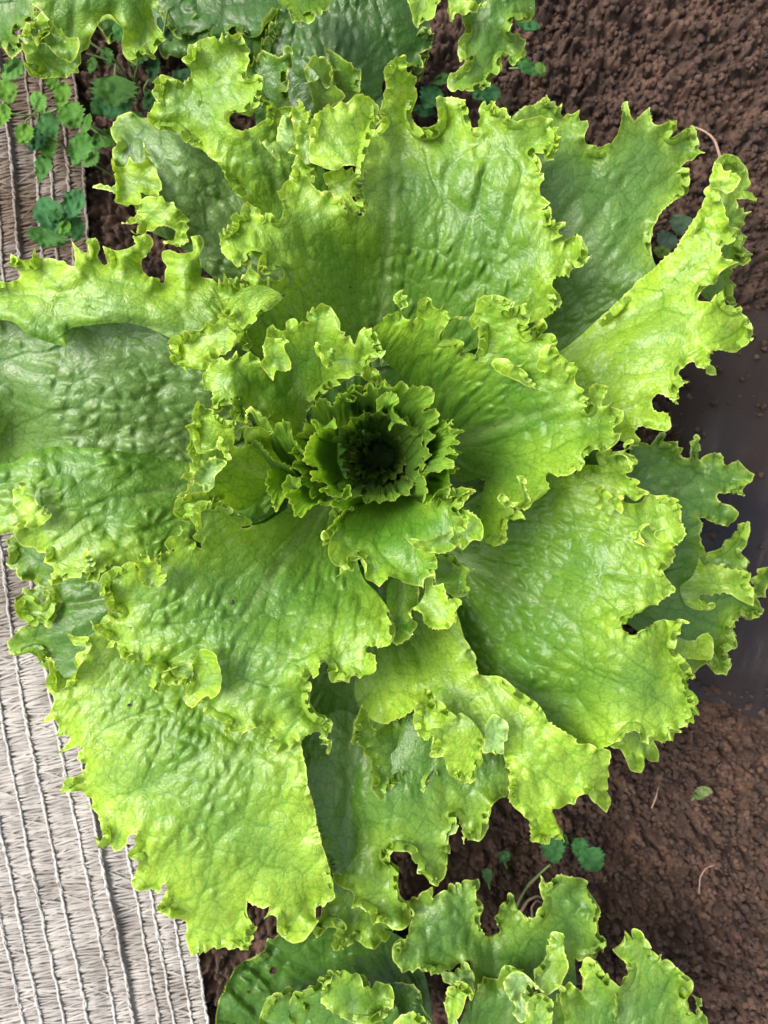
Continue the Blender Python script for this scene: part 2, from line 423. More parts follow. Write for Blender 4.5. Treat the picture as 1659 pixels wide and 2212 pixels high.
LOG = {}
def leaf(parent, patches, label=None, name='leaf', mat=None):
    """joins sheets of the same leaf into one mesh under its plant"""
    Vs = []; Fs = []; Cs = []; Ns = []; Us = []; n = 0
    for p in patches:
        if p.get('ruf', 1) >= .5 and 'band' not in p: p['band'] = .55 if parent is lettuce else .35
        W, F, c, v, u = patch(**p)
        Vs.append(W); Fs.append(F + n); Cs.append(c); Ns.append(v); Us.append(u); n += len(W)
    V = np.concatenate(Vs) - np.array(parent.location)
    F = np.concatenate(Fs)
    a, b, c = (V[F[:, i]] for i in range(3))
    nz = np.cross(b - a, c - a)[:, 2].sum()
    if nz < 0: F = F[:, ::-1]
    o = mesh_obj(name, V, F, mat or M_LEAF, parent, True, {'col': np.concatenate(Cs), 'vein': np.concatenate(Ns)}, np.concatenate(Us))
    if label: o['label'] = label
    LOG.setdefault(parent.name, []).append(o)
    return o

# ================================================================ soil
def soil_height(x, y):
    X = x * 1000; Y = y * 1000
    w1 = fbm(X / 30, Y / 30, 3, 3)
    wx = 4 * fbm(X / 14, Y / 14, 5, 2); wy = 4 * fbm(X / 14, Y / 14, 6, 2)
    a1, a2, i1 = worley((X + wx) / 11., (Y + wy) / 11., 4)
    b1, b2, i2 = worley((X + wx*.5) / 5.0, (Y + wy*.5) / 5.0, 5)
    d1, d2, i3 = worley(X / 2.3, Y / 2.3, 6)
    h = 6 * w1 + (sstep(0, .5, a2 - a1)) * (2.0 + 5.0 * i1) * (i1 > .35) + sstep(0, .38, b2 - b1) * (.9 + 4.0 * i2) * (i2 > .25)
    h += sstep(0, .45, d2 - d1) * (.3 + 1.5 * i3) + .5 * fbm(X / 1.4, Y / 1.4, 8, 2)
    return (h * 1.35 - 12) / 1000.

def soil_material():
    m, n = nmat('soil'); L = n.links.new
    out = N(n, 'ShaderNodeOutputMaterial'); tc = N(n, 'ShaderNodeTexCoord')
    n1 = N(n, 'ShaderNodeTexNoise', Scale=60.0, Detail=8.0, Roughness=.7); L(tc.outputs['Object'], n1.inputs['Vector'])
    n2 = N(n, 'ShaderNodeTexNoise', Scale=9.0, Detail=4.0); L(tc.outputs['Object'], n2.inputs['Vector'])
    n3 = N(n, 'ShaderNodeTexNoise', Scale=700.0, Detail=4.0, Roughness=.8); L(tc.outputs['Object'], n3.inputs['Vector'])
    cr = N(n, 'ShaderNodeValToRGB'); L(n1.outputs[0], cr.inputs[0])
    e = cr.color_ramp.elements; e[0].position = .3; e[0].color = (.016, .009, .006, 1); e[1].position = .72; e[1].color = (.175, .098, .066, 1)
    e2 = e.new(.5); e2.color = (.060, .033, .022, 1)
    b = mixc(n, mathn(n, 'MULTIPLY', n2.outputs[0], .35), cr.outputs[0], (.085, .060, .048))
    mr = N(n, 'ShaderNodeMapRange'); mr.inputs['From Min'].default_value = .62; mr.inputs['From Max'].default_value = .72
    L(n3.outputs[0], mr.inputs['Value'])
    b = mixc(n, mathn(n, 'MULTIPLY', mr.outputs[0], .4), b, (.19, .125, .09)); b = mixc(n, 1.0, b, (.74, .72, .72), 'MULTIPLY')
    bp = N(n, 'ShaderNodeBump', Strength=.8, Distance=.0012); L(n3.outputs[0], bp.inputs['Height'])
    pr = N(n, 'ShaderNodeBsdfPrincipled', Roughness=.85); L(b, pr.inputs['Base Color']); L(bp.outputs[0], pr.inputs['Normal'])
    pr.inputs['Specular IOR Level'].default_value = .3
    L(pr.outputs[0], out.inputs[0]); return m
M_SOIL = soil_material()
def make_soil():
    # fine where the camera looks, coarse rings out to the far ground: one sheet
    def axis(lim, st, far):
        a = list(np.arange(-lim, lim + st/2, st)); d = st
        b = []; p = lim
        while p < far: d *= 1.35; p += d; b.append(p)
        return np.array([-v for v in b[::-1]] + a + b)
    ax = axis(.27, .00105, 12.); ay = axis(.345, .00105, 12.)
    X, Y = np.meshgrid(ax, ay); Z = soil_height(X, Y)
    far = np.maximum(np.abs(X) - .3, np.abs(Y) - .4); Z = np.where(far > .3, -.004, Z)
    o = mesh_obj('soil', np.stack([X.ravel(), Y.ravel(), Z.ravel()], 1), grid_faces(len(ax), len(ay)), M_SOIL)
    tag(o, kind='structure')
make_soil()

# loose crumbs on the soil, one heap
def crumbs():
    import bmesh
    bm = bmesh.new(); bmesh.ops.create_icosphere(bm, subdivisions=2, radius=1)
    bv = np.array([v.co for v in bm.verts]); bf = np.array([[v.index for v in f.verts] for f in bm.faces]); bm.free()
    bm = bmesh.new(); bmesh.ops.create_icosphere(bm, subdivisions=1, radius=1)
    cv = np.array([v.co for v in bm.verts]); cf = np.array([[v.index for v in f.verts] for f in bm.faces]); bm.free()
    big = (bv, bf); sml = (cv, cf)
    def shape(bv, i): return bv * (1 + .42 * noise2(bv[:, 0]*1.7 + i, bv[:, 1]*1.7 + bv[:, 2]*1.3, i % 50)[:, None] + .24 * noise2(bv[:, 0]*4 + i, bv[:, 2]*4, 3)[:, None])
    vbig = [shape(bv, i) for i in range(60)]; vsml = [shape(cv, i) for i in range(60)]
    Vs = []; Fs = []; n = 0
    for i in range(15000):
        if i % 4: px, py = rng.uniform(1050, 1720), (rng.uniform(-60, 1000) if rng.random() < .4 else rng.uniform(1480, 2280))
        else: px, py = rng.uniform(150, 1700), rng.uniform(-60, 2280)
        if px > 1440 and 700 < py < 1540 and rng.random() < .9: continue
        r = .00105 * math.exp(rng.normal(0, .55)) * (1.55 if py < 900 and rng.random() < .5 else 1)
        r = min(r, .0023); bv_, bf = big if r > .0011 else sml
        c = at(px, py, 0.0); z = soil_height(c[0:1], c[1:2])[0]
        v = (vbig if r > .0011 else vsml)[i % 60]
        v = v * rng.uniform(.7, 1.25, 3) * r; a = rng.uniform(0, 6.3)
        v = np.stack([v[:, 0]*math.cos(a) - v[:, 1]*math.sin(a), v[:, 0]*math.sin(a) + v[:, 1]*math.cos(a), v[:, 2]], 1)
        Vs.append(v + [c[0], c[1], max(z, (.004 if px > 1470 and 720 < py < 1530 else -1)) + r*.5]); Fs.append(bf + n); n += len(v)
    o = mesh_obj('soil_crumbs', np.concatenate(Vs), np.concatenate(Fs), M_SOIL)
    tag(o, 'loose brown soil crumbs scattered over the bed', 'soil crumbs', kind='stuff')
crumbs()

# ================================================================ woven ground cover on the left
def net_x(xb, py):
    """a thread that meets the bottom of the frame at xb"""
    t = (2212 - py) / 1860.
    return xb - 262 * t + 14 * np.sin(py / 330. + xb * .004) - 20 * np.sin(np.pi * np.clip(t, 0, 1))
def net_z(px, py):
    return .0075 + .0028 * fbm(px / 160., py / 260., 71, 3) + .0012 * noise2(px / 40., py / 60., 72)
def cloth_mat(name, c1, c2, rough, scale=40., brown=.75, trans=0.):
    m, n = nmat(name); L = n.links.new
    out = N(n, 'ShaderNodeOutputMaterial'); tc = N(n, 'ShaderNodeTexCoord')
    n1 = N(n, 'ShaderNodeTexNoise', Scale=scale, Detail=6.0, Roughness=.65); L(tc.outputs['Object'], n1.inputs['Vector'])
    b = mixc(n, n1.outputs[0], c1, c2)
    # dried mud: more of it where the soil has washed over the cloth (far end)
    sp = N(n, 'ShaderNodeSeparateXYZ'); L(tc.outputs['Object'], sp.inputs[0])
    mr = N(n, 'ShaderNodeMapRange'); mr.inputs['From Min'].default_value = -.17; mr.inputs['From Max'].default_value = .10
    L(sp.outputs[1], mr.inputs['Value'])
    n2 = N(n, 'ShaderNodeTexNoise', Scale=14.0, Detail=5.0, Roughness=.6); L(tc.outputs['Object'], n2.inputs['Vector'])
    f = mathn(n, 'MULTIPLY', mathn(n, 'ADD', mr.outputs[0], mathn(n, 'MULTIPLY', mathn(n, 'SUBTRACT', n2.outputs[0], .52), 2.6)), brown)
    f = mathn(n, 'MINIMUM', mathn(n, 'MAXIMUM', f, 0.0), .93)
    b = mixc(n, 1.0, mixc(n, f, b, (.125, .075, .042)), (.58, .58, .58), 'MULTIPLY')
    pr = N(n, 'ShaderNodeBsdfPrincipled', Roughness=rough); L(b, pr.inputs['Base Color']); pr.inputs['Specular IOR Level'].default_value = .3
    if trans:
        tr = N(n, 'ShaderNodeBsdfTranslucent'); L(b, tr.inputs[0]); mx = N(n, 'ShaderNodeMixShader'); mx.inputs[0].default_value = trans
        L(pr.outputs[0], mx.inputs[1]); L(tr.outputs[0], mx.inputs[2]); L(mx.outputs[0], out.inputs[0])
    else: L(pr.outputs[0], out.inputs[0])
    return m
M_YARN = cloth_mat('white_yarn', (.60, .59, .57), (.47, .445, .415), .7, 90., .75)
M_TAPE = cloth_mat('clear_weave_tape', (.57, .54, .50), (.40, .37, .335), .62, 160., 1.0, .15)
M_FILM = cloth_mat('worn_backing', (.42, .39, .36), (.22, .195, .17), .5, 220., .9)
def make_net():
    root = empty('woven_ground_cover', (-.2, 0, .008), 'dirty white woven ground cover with raised stitched yarns along the left edge', 'ground cover')
    off = np.array(root.location)
    xbs = [-262, -212, -160, -112, -62, -12, 42, 80, 128, 178, 237, 275, 330, 362, 402, 437]
    # backing
    ys = np.arange(-90, 2320, 7.); us = np.arange(-300, 439, 7.)
    U, Y = np.meshgrid(us, ys); X = net_x(U, Y); Z = net_z(X, Y) - .0016
    Z = np.where(U > 286, Z - .003, Z)
    W = at(X.ravel(), Y.ravel(), Z.ravel())
    mesh_obj('backing', W - off, grid_faces(len(us), len(ys)), M_FILM, root)
    # stitched yarns: a chain of loops each
    for xb in xbs:
        hem = xb in (275, 437)
        ln = np.arange(-80, 2310, 2.6); ph = ln / 5.4 + xb
        Vs = []; Fs = []; n = 0
        fade = 1.0
        for k in range(2):
            amp = 1.6 + .8 * noise2(ln / 60., ln * 0 + xb, 81)
            ph = ln / 5.6 + xb + 2.2 * noise2(ln / 17., ln * 0 + xb, 86)
            px = net_x(xb, ln) + amp * np.sin(ph + k * np.pi) + 1.8 * noise2(ln / 30., ln * 0 + xb, 82) + 1.0 * noise2(ln / 5., ln * 0 + xb + k, 87)
            z = net_z(px, ln) + .0006 + .0007 * np.cos(ph + k * np.pi) - (.003 if xb > 286 else 0)
            c = at(px, ln, z); T = np.gradient(c, axis=0); T /= np.linalg.norm(T, axis=1)[:, None]
            sd_ = np.cross(T, [0, 0, 1]); sd_ /= np.linalg.norm(sd_, axis=1)[:, None]; up = np.cross(sd_, T)
            r = (.00074 + .00040 * noise2(ln / 7., ln * 0 + xb + k, 83)) * (1 if not hem else .9)
            ring = [c + (sd_ * math.cos(a) + up * math.sin(a)) * r[:, None] for a in np.arange(5) * 2 * np.pi / 5]
            V = np.stack(ring, 1).reshape(-1, 3); i = np.arange(len(ln) - 1)
            for s in range(5):
                Fs.append(np.stack([i*5+s, i*5+(s+1) % 5, (i+1)*5+(s+1) % 5, (i+1)*5+s], 1) + n)
            Vs.append(V); n += len(V)
        mesh_obj('yarn', np.concatenate(Vs) - off, np.concatenate(Fs), M_YARN, root)
    # flat clear tapes zig-zagging between neighbouring yarns
    Vs = []; n = 0
    for a, b in zip(xbs[:-1], xbs[1:]):
        low = -.003 if a >= 275 else 0
        for lay in range(2):
            y = -80.
            while y < 2310:
                y += rng.uniform(3.0, 9.5) * (1.0 if lay else .9)
                sl = rng.normal(-9 if lay else -13, 6.5); wd = rng.uniform(1.0, 2.3)
                if rng.random() < .05: sl += rng.choice([-22, 22])
                t = np.linspace(0, 1, 6); xx = net_x(a, y) * (1 - t) + net_x(b, y) * t
                yy = y + sl * (t - .5) * ((b - a) / 48.) + 1.3 * noise2(t * 3, t * 0 + y, 84)
                z = net_z(xx, yy) - .0006 + low + .0008 * lay + .0014 * np.sin(np.pi * t) * rng.random()
                tw = rng.normal(0, .35)
                A = at(xx, yy - wd, z - wd * .00030 * tw); B = at(xx, yy + wd, z + wd * .00030 * tw)
                Vs.append(np.stack([A, B], 1).reshape(-1, 3)); n += 1
    V = np.concatenate(Vs); base = np.arange(n)[:, None, None] * 12; i = np.arange(5)[None, :, None] * 2
    F = (base + i + np.array([0, 2, 3, 1])[None, None]).reshape(-1, 4)
    o = mesh_obj('weave_tapes', V - off, F, M_TAPE, root, smooth=False); o['kind'] = 'stuff'
make_net()

# ================================================================ black plastic film on the right
def make_film():
    m, n = nmat('muddy_black_plastic'); L = n.links.new
    out = N(n, 'ShaderNodeOutputMaterial'); tc = N(n, 'ShaderNodeTexCoord')
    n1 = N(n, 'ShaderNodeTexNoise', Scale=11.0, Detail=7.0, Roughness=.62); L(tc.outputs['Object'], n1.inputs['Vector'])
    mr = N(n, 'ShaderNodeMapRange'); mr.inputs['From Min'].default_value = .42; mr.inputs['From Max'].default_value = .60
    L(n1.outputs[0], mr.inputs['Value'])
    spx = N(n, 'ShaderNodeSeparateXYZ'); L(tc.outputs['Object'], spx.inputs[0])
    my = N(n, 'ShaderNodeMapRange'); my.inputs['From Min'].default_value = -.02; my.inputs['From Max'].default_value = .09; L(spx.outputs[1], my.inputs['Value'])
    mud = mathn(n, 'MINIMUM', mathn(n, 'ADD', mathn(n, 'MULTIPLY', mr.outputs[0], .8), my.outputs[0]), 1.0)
    b = mixc(n, mud, (.010, .010, .013), (.019, .0125, .0105))  # mud brown, deepened so the shadow beside the leaves is in the colour
    pr = N(n, 'ShaderNodeBsdfPrincipled'); L(b, pr.inputs['Base Color'])
    r = N(n, 'ShaderNodeMapRange'); r.inputs['To Min'].default_value = .30; r.inputs['To Max'].default_value = .75
    L(mud, r.inputs['Value']); L(r.outputs[0], pr.inputs['Roughness'])
    pr.inputs['Specular IOR Level'].default_value = .2
    n3 = N(n, 'ShaderNodeTexNoise', Scale=420.0, Detail=4.0); L(tc.outputs['Object'], n3.inputs['Vector'])
    bp = N(n, 'ShaderNodeBump', Strength=.5, Distance=.001); L(n3.outputs[0], bp.inputs['Height']); L(bp.outputs[0], pr.inputs['Normal'])
    L(pr.outputs[0], out.inputs[0])
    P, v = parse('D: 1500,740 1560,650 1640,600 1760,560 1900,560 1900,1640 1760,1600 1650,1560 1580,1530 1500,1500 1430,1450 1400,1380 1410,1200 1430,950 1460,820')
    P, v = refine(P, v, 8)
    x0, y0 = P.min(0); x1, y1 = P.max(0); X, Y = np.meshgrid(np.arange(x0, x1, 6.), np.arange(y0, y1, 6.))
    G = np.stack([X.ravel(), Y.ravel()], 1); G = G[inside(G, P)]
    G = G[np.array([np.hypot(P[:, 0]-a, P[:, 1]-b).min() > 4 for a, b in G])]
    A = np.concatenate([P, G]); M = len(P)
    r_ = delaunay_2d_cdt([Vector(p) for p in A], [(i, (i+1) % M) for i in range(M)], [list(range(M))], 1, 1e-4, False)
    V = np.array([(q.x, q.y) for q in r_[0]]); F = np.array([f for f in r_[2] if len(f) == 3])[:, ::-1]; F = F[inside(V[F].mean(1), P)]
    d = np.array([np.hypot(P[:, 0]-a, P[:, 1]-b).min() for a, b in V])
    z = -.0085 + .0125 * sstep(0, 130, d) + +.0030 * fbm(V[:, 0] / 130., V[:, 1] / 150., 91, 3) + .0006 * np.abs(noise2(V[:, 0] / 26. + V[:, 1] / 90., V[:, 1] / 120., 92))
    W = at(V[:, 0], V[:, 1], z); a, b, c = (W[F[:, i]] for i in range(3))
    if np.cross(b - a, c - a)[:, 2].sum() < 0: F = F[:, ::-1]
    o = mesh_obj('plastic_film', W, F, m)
    tag(o, 'muddy black plastic mulch film lying on the soil by the right edge', 'plastic film')
make_film()

# ================================================================ plants
CEN = (820, 990)
def centre(px, py, z): return tuple(float(v) for v in at(px, py, z))
lettuce = empty('lettuce_plant', centre(820, 990, .01), 'large bright green frilly lettuce filling the middle of the picture', 'lettuce')
# ---- main plant, lowest leaves first
Lf = lambda *p, **k: leaf(lettuce, p, **k)
# pale stalk bases and small shaded leaves round the growing point, below everything else
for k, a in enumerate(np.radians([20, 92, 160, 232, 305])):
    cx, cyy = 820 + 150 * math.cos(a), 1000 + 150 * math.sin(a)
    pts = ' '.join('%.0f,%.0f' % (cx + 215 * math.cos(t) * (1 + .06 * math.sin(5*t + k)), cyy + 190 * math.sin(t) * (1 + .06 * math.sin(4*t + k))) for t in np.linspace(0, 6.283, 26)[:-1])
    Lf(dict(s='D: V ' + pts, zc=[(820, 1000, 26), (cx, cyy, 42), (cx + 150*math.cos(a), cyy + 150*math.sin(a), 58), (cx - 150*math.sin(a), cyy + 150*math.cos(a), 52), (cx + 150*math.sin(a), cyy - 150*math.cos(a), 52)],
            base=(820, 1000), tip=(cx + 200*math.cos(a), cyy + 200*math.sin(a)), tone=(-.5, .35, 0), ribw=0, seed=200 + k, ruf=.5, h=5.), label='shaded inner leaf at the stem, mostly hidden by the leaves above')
# dark low leaf at the left, under the big ones
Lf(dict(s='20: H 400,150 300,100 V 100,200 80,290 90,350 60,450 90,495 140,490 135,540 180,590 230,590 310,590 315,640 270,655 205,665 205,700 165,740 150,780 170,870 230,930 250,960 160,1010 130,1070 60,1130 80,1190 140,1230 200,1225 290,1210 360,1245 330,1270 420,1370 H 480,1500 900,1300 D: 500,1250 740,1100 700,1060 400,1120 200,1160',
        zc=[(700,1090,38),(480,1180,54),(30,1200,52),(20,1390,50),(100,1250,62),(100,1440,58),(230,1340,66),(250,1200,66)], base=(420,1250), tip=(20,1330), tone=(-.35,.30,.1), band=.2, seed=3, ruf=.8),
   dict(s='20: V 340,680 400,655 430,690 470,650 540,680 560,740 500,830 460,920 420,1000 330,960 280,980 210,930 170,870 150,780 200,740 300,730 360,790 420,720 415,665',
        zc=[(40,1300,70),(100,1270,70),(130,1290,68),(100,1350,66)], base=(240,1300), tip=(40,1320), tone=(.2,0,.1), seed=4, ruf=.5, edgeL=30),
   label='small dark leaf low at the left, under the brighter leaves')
# right outer leaves
Lf(dict(s='13: H 450,1900 500,1620 V 560,1610 620,1640 680,1590 740,1520 780,1520 765,1600 880,1605 870,1660 920,1660 900,1720 930,1745 985,1740 990,1650 1045,1555 1070,1640 1040,1740 1070,1770 1120,1730 1180,1700 1240,1720 1250,1790 1290,1810 1340,1800 1400,1770 1450,1800 1470,1840 1540,1890 1530,1930 1470,1990 1440,2030 1450,2080 1380,2050 1300,2050 1230,2060 1220,2110 1280,2140 1360,2170 1400,2230 23: 1395,30 1370,80 1310,120 1240,100 1190,90 1140,60 1060,50 1090,110 1070,190 1080,280 1110,360 H D: 1380,1240 1200,1150 960,1075 940,1010 1150,990 1300,960',
        zc=[(1000,1045,40),(1180,1070,64),(1360,960,84),(1500,980,74),(1620,1030,62),(1580,1130,60),(1500,1180,66),(1380,1150,82)], base=(1180,1080), tip=(1620,1040), tone=(-.42,.12,.25), band=.2, seed=7, ruf=.8, edgeL=30, blis=1.2),
   label='blistered mid green leaf reaching towards the black film')
Lf(dict(s='23: V 1110,362 1200,330 1300,250 1380,160 1430,95 1480,95 1490,200 1470,290 1435,330 1490,430 1505,480 1450,510 1510,545 1500,620 1520,660 1560,540 1620,490 1690,480 1720,560 1659,640 1600,730 1545,735 1560,760 1620,860 1500,935 1440,900 1400,920 1350,990 1345,1040 1390,1110 1390,1155 1290,1190 1320,1260 1330,1340 1310,1385 1200,1395 1120,1320 1060,1360 1010,1385 980,1350 H D: 1400,1380 1200,1240 940,1150 950,1090 1250,1140 1440,1180',
        zc=[(980,1120,36),(1250,1190,56),(1520,1160,60),(1600,1140,66),(1650,1260,56),(1560,1420,50),(1470,1250,66),(1440,1400,62)], base=(1330,1270), tip=(1640,1290), tone=(-.15,.10,.15), seed=9, ruf=.9, edgeL=34),
   dict(s='23: V 1060,400 1080,450 1170,445 1210,465 1290,440 1295,490 1400,500 1510,540 1480,620 1520,660 1535,750 1530,810 1450,780 1380,740 1320,700 1180,715 1090,725 1070,750 1100,790 1180,820 1060,850 H 950,800 900,640 1000,560',
        zc=[(1510,1220,72),(1620,1260,76),(1500,1320,70),(1580,1290,76)], base=(1440,1280), tip=(1640,1280), tone=(.25,0,.1), seed=10, ruf=.5, edgeL=34),
   dict(s='23: V 1130,1035 1180,1160 1165,1265 1060,1265 960,1265 H 850,1180 860,1080 V 1000,1110 1060,1085',
        zc=[(1500,1390,76),(1540,1400,78),(1460,1400,76)], base=(1430,1380), tip=(1540,1390), tone=(.3,0,0), seed=12, ruf=.4, edgeL=26),
   label='lime edged leaf with curled lobes at the right edge of the plant')
# top right, behind
Lf(dict(s='02: V 1175,950 1250,920 1330,880 1415,820 1420,860 1470,875 1500,930 1540,885 1535,950 1540,1010 1600,975 1659,970 03: 10,965 40,1020 90,1040 110,1080 90,1130 70,1190 90,1250 140,1280 220,1285 290,1250 350,1170 380,1060 385,930 410,885 447,885 445,940 470,1020 500,1055 560,990 620,945 650,990 665,1050 740,1075 800,1055 870,1050 860,1120 820,1170 830,1180 900,1140 1010,1100 1040,1160 1070,1240 1065,1280 1110,1310 1040,1350 960,1400 890,1455 960,1455 968,1550 950,1620 968,1665 880,1720 790,1780 720,1850 690,1920 660,2000 650,2100 660,2212 H 13: 700,120 500,600 0,900 12: 900,1000 02: 900,1800 1050,1100',
        zc=[(1130,240,104),(1250,330,98),(1380,240,92),(1510,330,84),(1480,420,84),(1420,540,92),(1300,450,92),(1250,620,84),(1130,700,70)], base=(1060,760), tip=(1420,300), tone=(-.15,.05,.35), band=.08, curl=.55, frl=.5, seed=14, ruf=.8, blis=.9, edgeL=42),
   label='broad leaf with sharp teeth behind at the top right')
# pale leaf, top left
Lf(dict(s='00: V 1200,1010 1140,970 1060,980 1000,1030 960,1090 955,1150 990,1220 1020,1260 975,1300 965,1340 1000,1390 1000,1440 1020,1500 1000,1570 950,1610 900,1600 850,1590 800,1625 900,1640 970,1660 1010,1690 1020,1740 1000,1760 1080,1770 1130,1750 1170,1790 1185,1840 1150,1890 H 1300,2000 1500,2100 11: 200,200 700,500 900,200 01: 900,1900 500,1500 150,1250 00: 1600,1080 1400,1000',
        zc=[(250,270,80),(330,290,88),(240,400,84),(300,440,88),(400,480,80),(500,500,68),(600,560,58),(420,320,88)], base=(700,640), tip=(280,290), tone=(-.22,.0,.75), band=.1, seed=17, ruf=.7, edgeL=26, blis=1.1),
   dict(s='00: V 1195,1900 1190,1800 1210,1730 1260,1700 1330,1700 1410,1725 1450,1755 1495,1750 1510,1800 1590,1835 1620,1890 1615,2000 1620,2090 1560,2130 1420,2095 1500,2075 1520,2000 1450,1955 1380,1950 1320,1990 1240,2015 1150,2015 1220,1965 1230,1925 1150,1925 1070,1940 1160,1880',
        zc=[(290,480,92),(300,430,100),(350,440,104),(400,470,100),(400,520,94)], base=(420,400), tip=(300,500), tone=(.35,0,0), seed=18, ruf=.4, edgeL=26, blis=.4),
   dict(s='00: V 980,1390 1000,1440 1100,1400 1115,1360 1180,1415 1250,1395 1215,1185 1260,1290 1310,1400 1350,1500 1400,1600 1350,1700 1250,1680 1180,1780 1080,1770 1005,1755 1020,1700 1010,1500',
        zc=[(260,360,94),(300,330,98),(330,400,94),(280,440,94)], base=(420,420), tip=(250,380), tone=(.3,0,.2), seed=19, cup=3.0, ruf=.3, edgeL=30, blis=.4),
   label='pale grey green leaf with a ragged lime edge, upper left')
# bottom centre: dark groove and lime margin
Lf(dict(s='31: V 1215,915 1240,970 1300,1010 1360,1040 1400,1080 1395,1130 1390,1210 1430,1200 1500,1230 1540,1260 1550,1330 32: -10,1340 75,1380 160,1385 215,1340 230,1250 210,1160 180,1150 130,1080 120,1000 125,920 120,830 60,790 30,765 60,730 140,700 200,720 240,760 255,800 285,820 290,920 340,940 400,1000 450,1015 500,960 540,880 545,780 570,710 550,640 560,580 620,530 640,490 590,430 630,425 660,480 680,650 690,550 730,600 820,640 860,590 900,520 900,430 920,370 930,310 970,280 1060,240 1080,180 H 32: 1050,-100 22: 900,1700 500,1100 0,900 21: 1200,1000 800,1300 750,1900 31: 900,200 1050,700',
        zc=[(730,1900,84),(800,1960,80),(870,2000,74),(930,1880,84),(1060,1790,84),(900,1760,92),(820,1720,92),(740,1600,72),(740,1800,72),(700,1500,64),(760,1870,80)], base=(800,1330), tip=(790,1950), tone=(-.12,.12,.15), seed=21, ruf=.8, edgeL=64, blis=.8),
   dict(s='31: H 950,-100 1050,-300 1250,-500 1500,-400 1600,0 1600,400 V 1560,600 1500,800 1400,925 1300,935 1220,910 1170,820 1100,600 1000,150',
        zc=[(680,1500,90),(820,1500,76),(680,1700,92),(750,1700,84),(820,1700,70),(700,1860,88),(760,1885,80),(800,1800,68)], base=(750,1400), tip=(750,1890), tone=(-.6,.10,.60), seed=22, ruf=.3, blis=1.3, teeth=0, curl=0),
   dict(s='31: H 1100,1100 V 1120,1180 1060,1380 1050,1420 1080,1455 1110,1430 1150,1380 1190,1355 1250,1380 1260,1420 1220,1470 1210,1540 1245,1580 1310,1572 1370,1530 1410,1470 1450,1530 1500,1565 1570,1555 1640,1510 32: 20,1470 70,1430 90,1300 H 100,1000 31: 1300,900',
        zc=[(700,2000,70),(760,2040,66),(840,2010,66),(780,1920,74)], base=(760,1850), tip=(760,2050), tone=(0,.1,.2), seed=23, ruf=.8, edgeL=36),
   label='leaf at the bottom centre with a dark grey green groove')
# left leaf, lime strip above, grey green inside, lower lobe below
Lf(dict(s='D: H -100,640 100,650 300,640 470,650 560,760 660,900 680,980 600,1060 400,1090 200,1060 0,1050 -100,1050',
        zc=[(0,700,100),(150,720,100),(300,720,99),(450,740,92),(100,800,98),(300,800,93),(450,840,84),(100,880,91),(250,930,86),(420,930,72),(560,940,56),(20,950,60),(-60,900,88),(30,1030,80),(250,1030,84),(400,1050,74)],
        base=(660,965), tip=(60,930), tone=(-.16,0,.62), ribw=1.7, seed=25, ruf=.85, blis=.95, teeth=0, curl=0),
   dict(s='10: H -400,240 V -120,250 0,225 110,215 185,175 150,110 80,80 90,-20 140,10 200,45 305,50 315,-60 340,10 470,30 520,50 560,50 600,90 650,100 655,20 630,-122 700,-50 760,-30 760,-145 830,-150 860,-60 840,-10 870,50 900,80 930,70 920,20 890,-85 950,-60 1020,-35 1100,-60 1170,-120 1145,-170 1210,-175 1290,-185 1325,-110 1320,-60 1270,-10 1230,20 1230,120 1300,185 1385,195 1390,230 1425,235 1430,150 1440,90 1400,30 1400,-40 1450,-55 1540,-30 1659,-60 11: 0,-170 70,-180 105,-110 100,-70 75,0 95,120 90,190 190,210 H 240,260 380,450 D: 490,720 430,742 380,735 330,712 290,700 200,702 150,712 146,748 100,738 60,722 30,697 -20,690 -110,690',
        zc=[(0,640,118),(110,600,122),(250,590,124),(400,590,122),(20,680,122),(100,710,122),(220,690,124),(330,690,122),(430,710,116),(480,700,112)],
        base=(560,760), tip=(60,640), tone=(.10,0,.08), band=.10, curl=.55, frl=.5, seed=125, ruf=.8, edgeL=78, blis=.8, fold=4., curls=[(60,560,40,120,14),(80,605,30,130,12)]),
   dict(s='D: H -110,1010 0,1003 30,998 60,978 110,966 200,968 300,980 420,1000 560,1000 650,990 600,1100 20: 1500,300 1300,500 V 1000,470 900,530 890,600 870,640 830,600 750,605 745,560 620,565 540,600 470,630 430,630 440,560 460,470 380,430 410,350 320,340 310,320 210,300 160,270 120,200 105,170 60,180 0,195 -100,190 H -300,220',
        zc=[(-40,1020,102),(60,1000,104),(200,990,102),(330,1010,90),(450,1030,76),(600,1000,56),(60,1090,106),(180,1150,106),(230,1230,106),(100,1230,102),(330,1100,94),(-60,1130,104)],
        base=(660,985), tip=(100,1120), tone=(.0,0,.10), band=.3, seed=126, ruf=.7, edgeL=74, blis=1.5, fold=3.5),
   dict(s='20: V 110,115 240,128 330,130 400,100 430,50 430,5 350,-60 290,-110 265,-170 225,-250 150,-260 160,-220 120,-190 135,-60 175,0 180,60',
        zc=[(30,1130,112),(100,1130,116),(50,1060,116),(80,1080,118)], base=(180,1130), tip=(40,1080), tone=(.45,0,0), seed=26, ruf=.2, edgeL=40, blis=.3),
   dict(s='20: V 630,525 690,500 695,420 690,380 725,320 760,360 800,420 810,470 800,510 720,515',
        zc=[(170,1230,114),(200,1210,118),(180,1190,118)], base=(210,1260), tip=(180,1180), tone=(.4,0,0), seed=27, ruf=.2, edgeL=40, blis=.3),
   label='huge left leaf, pale midrib, broad lime strip along its top')
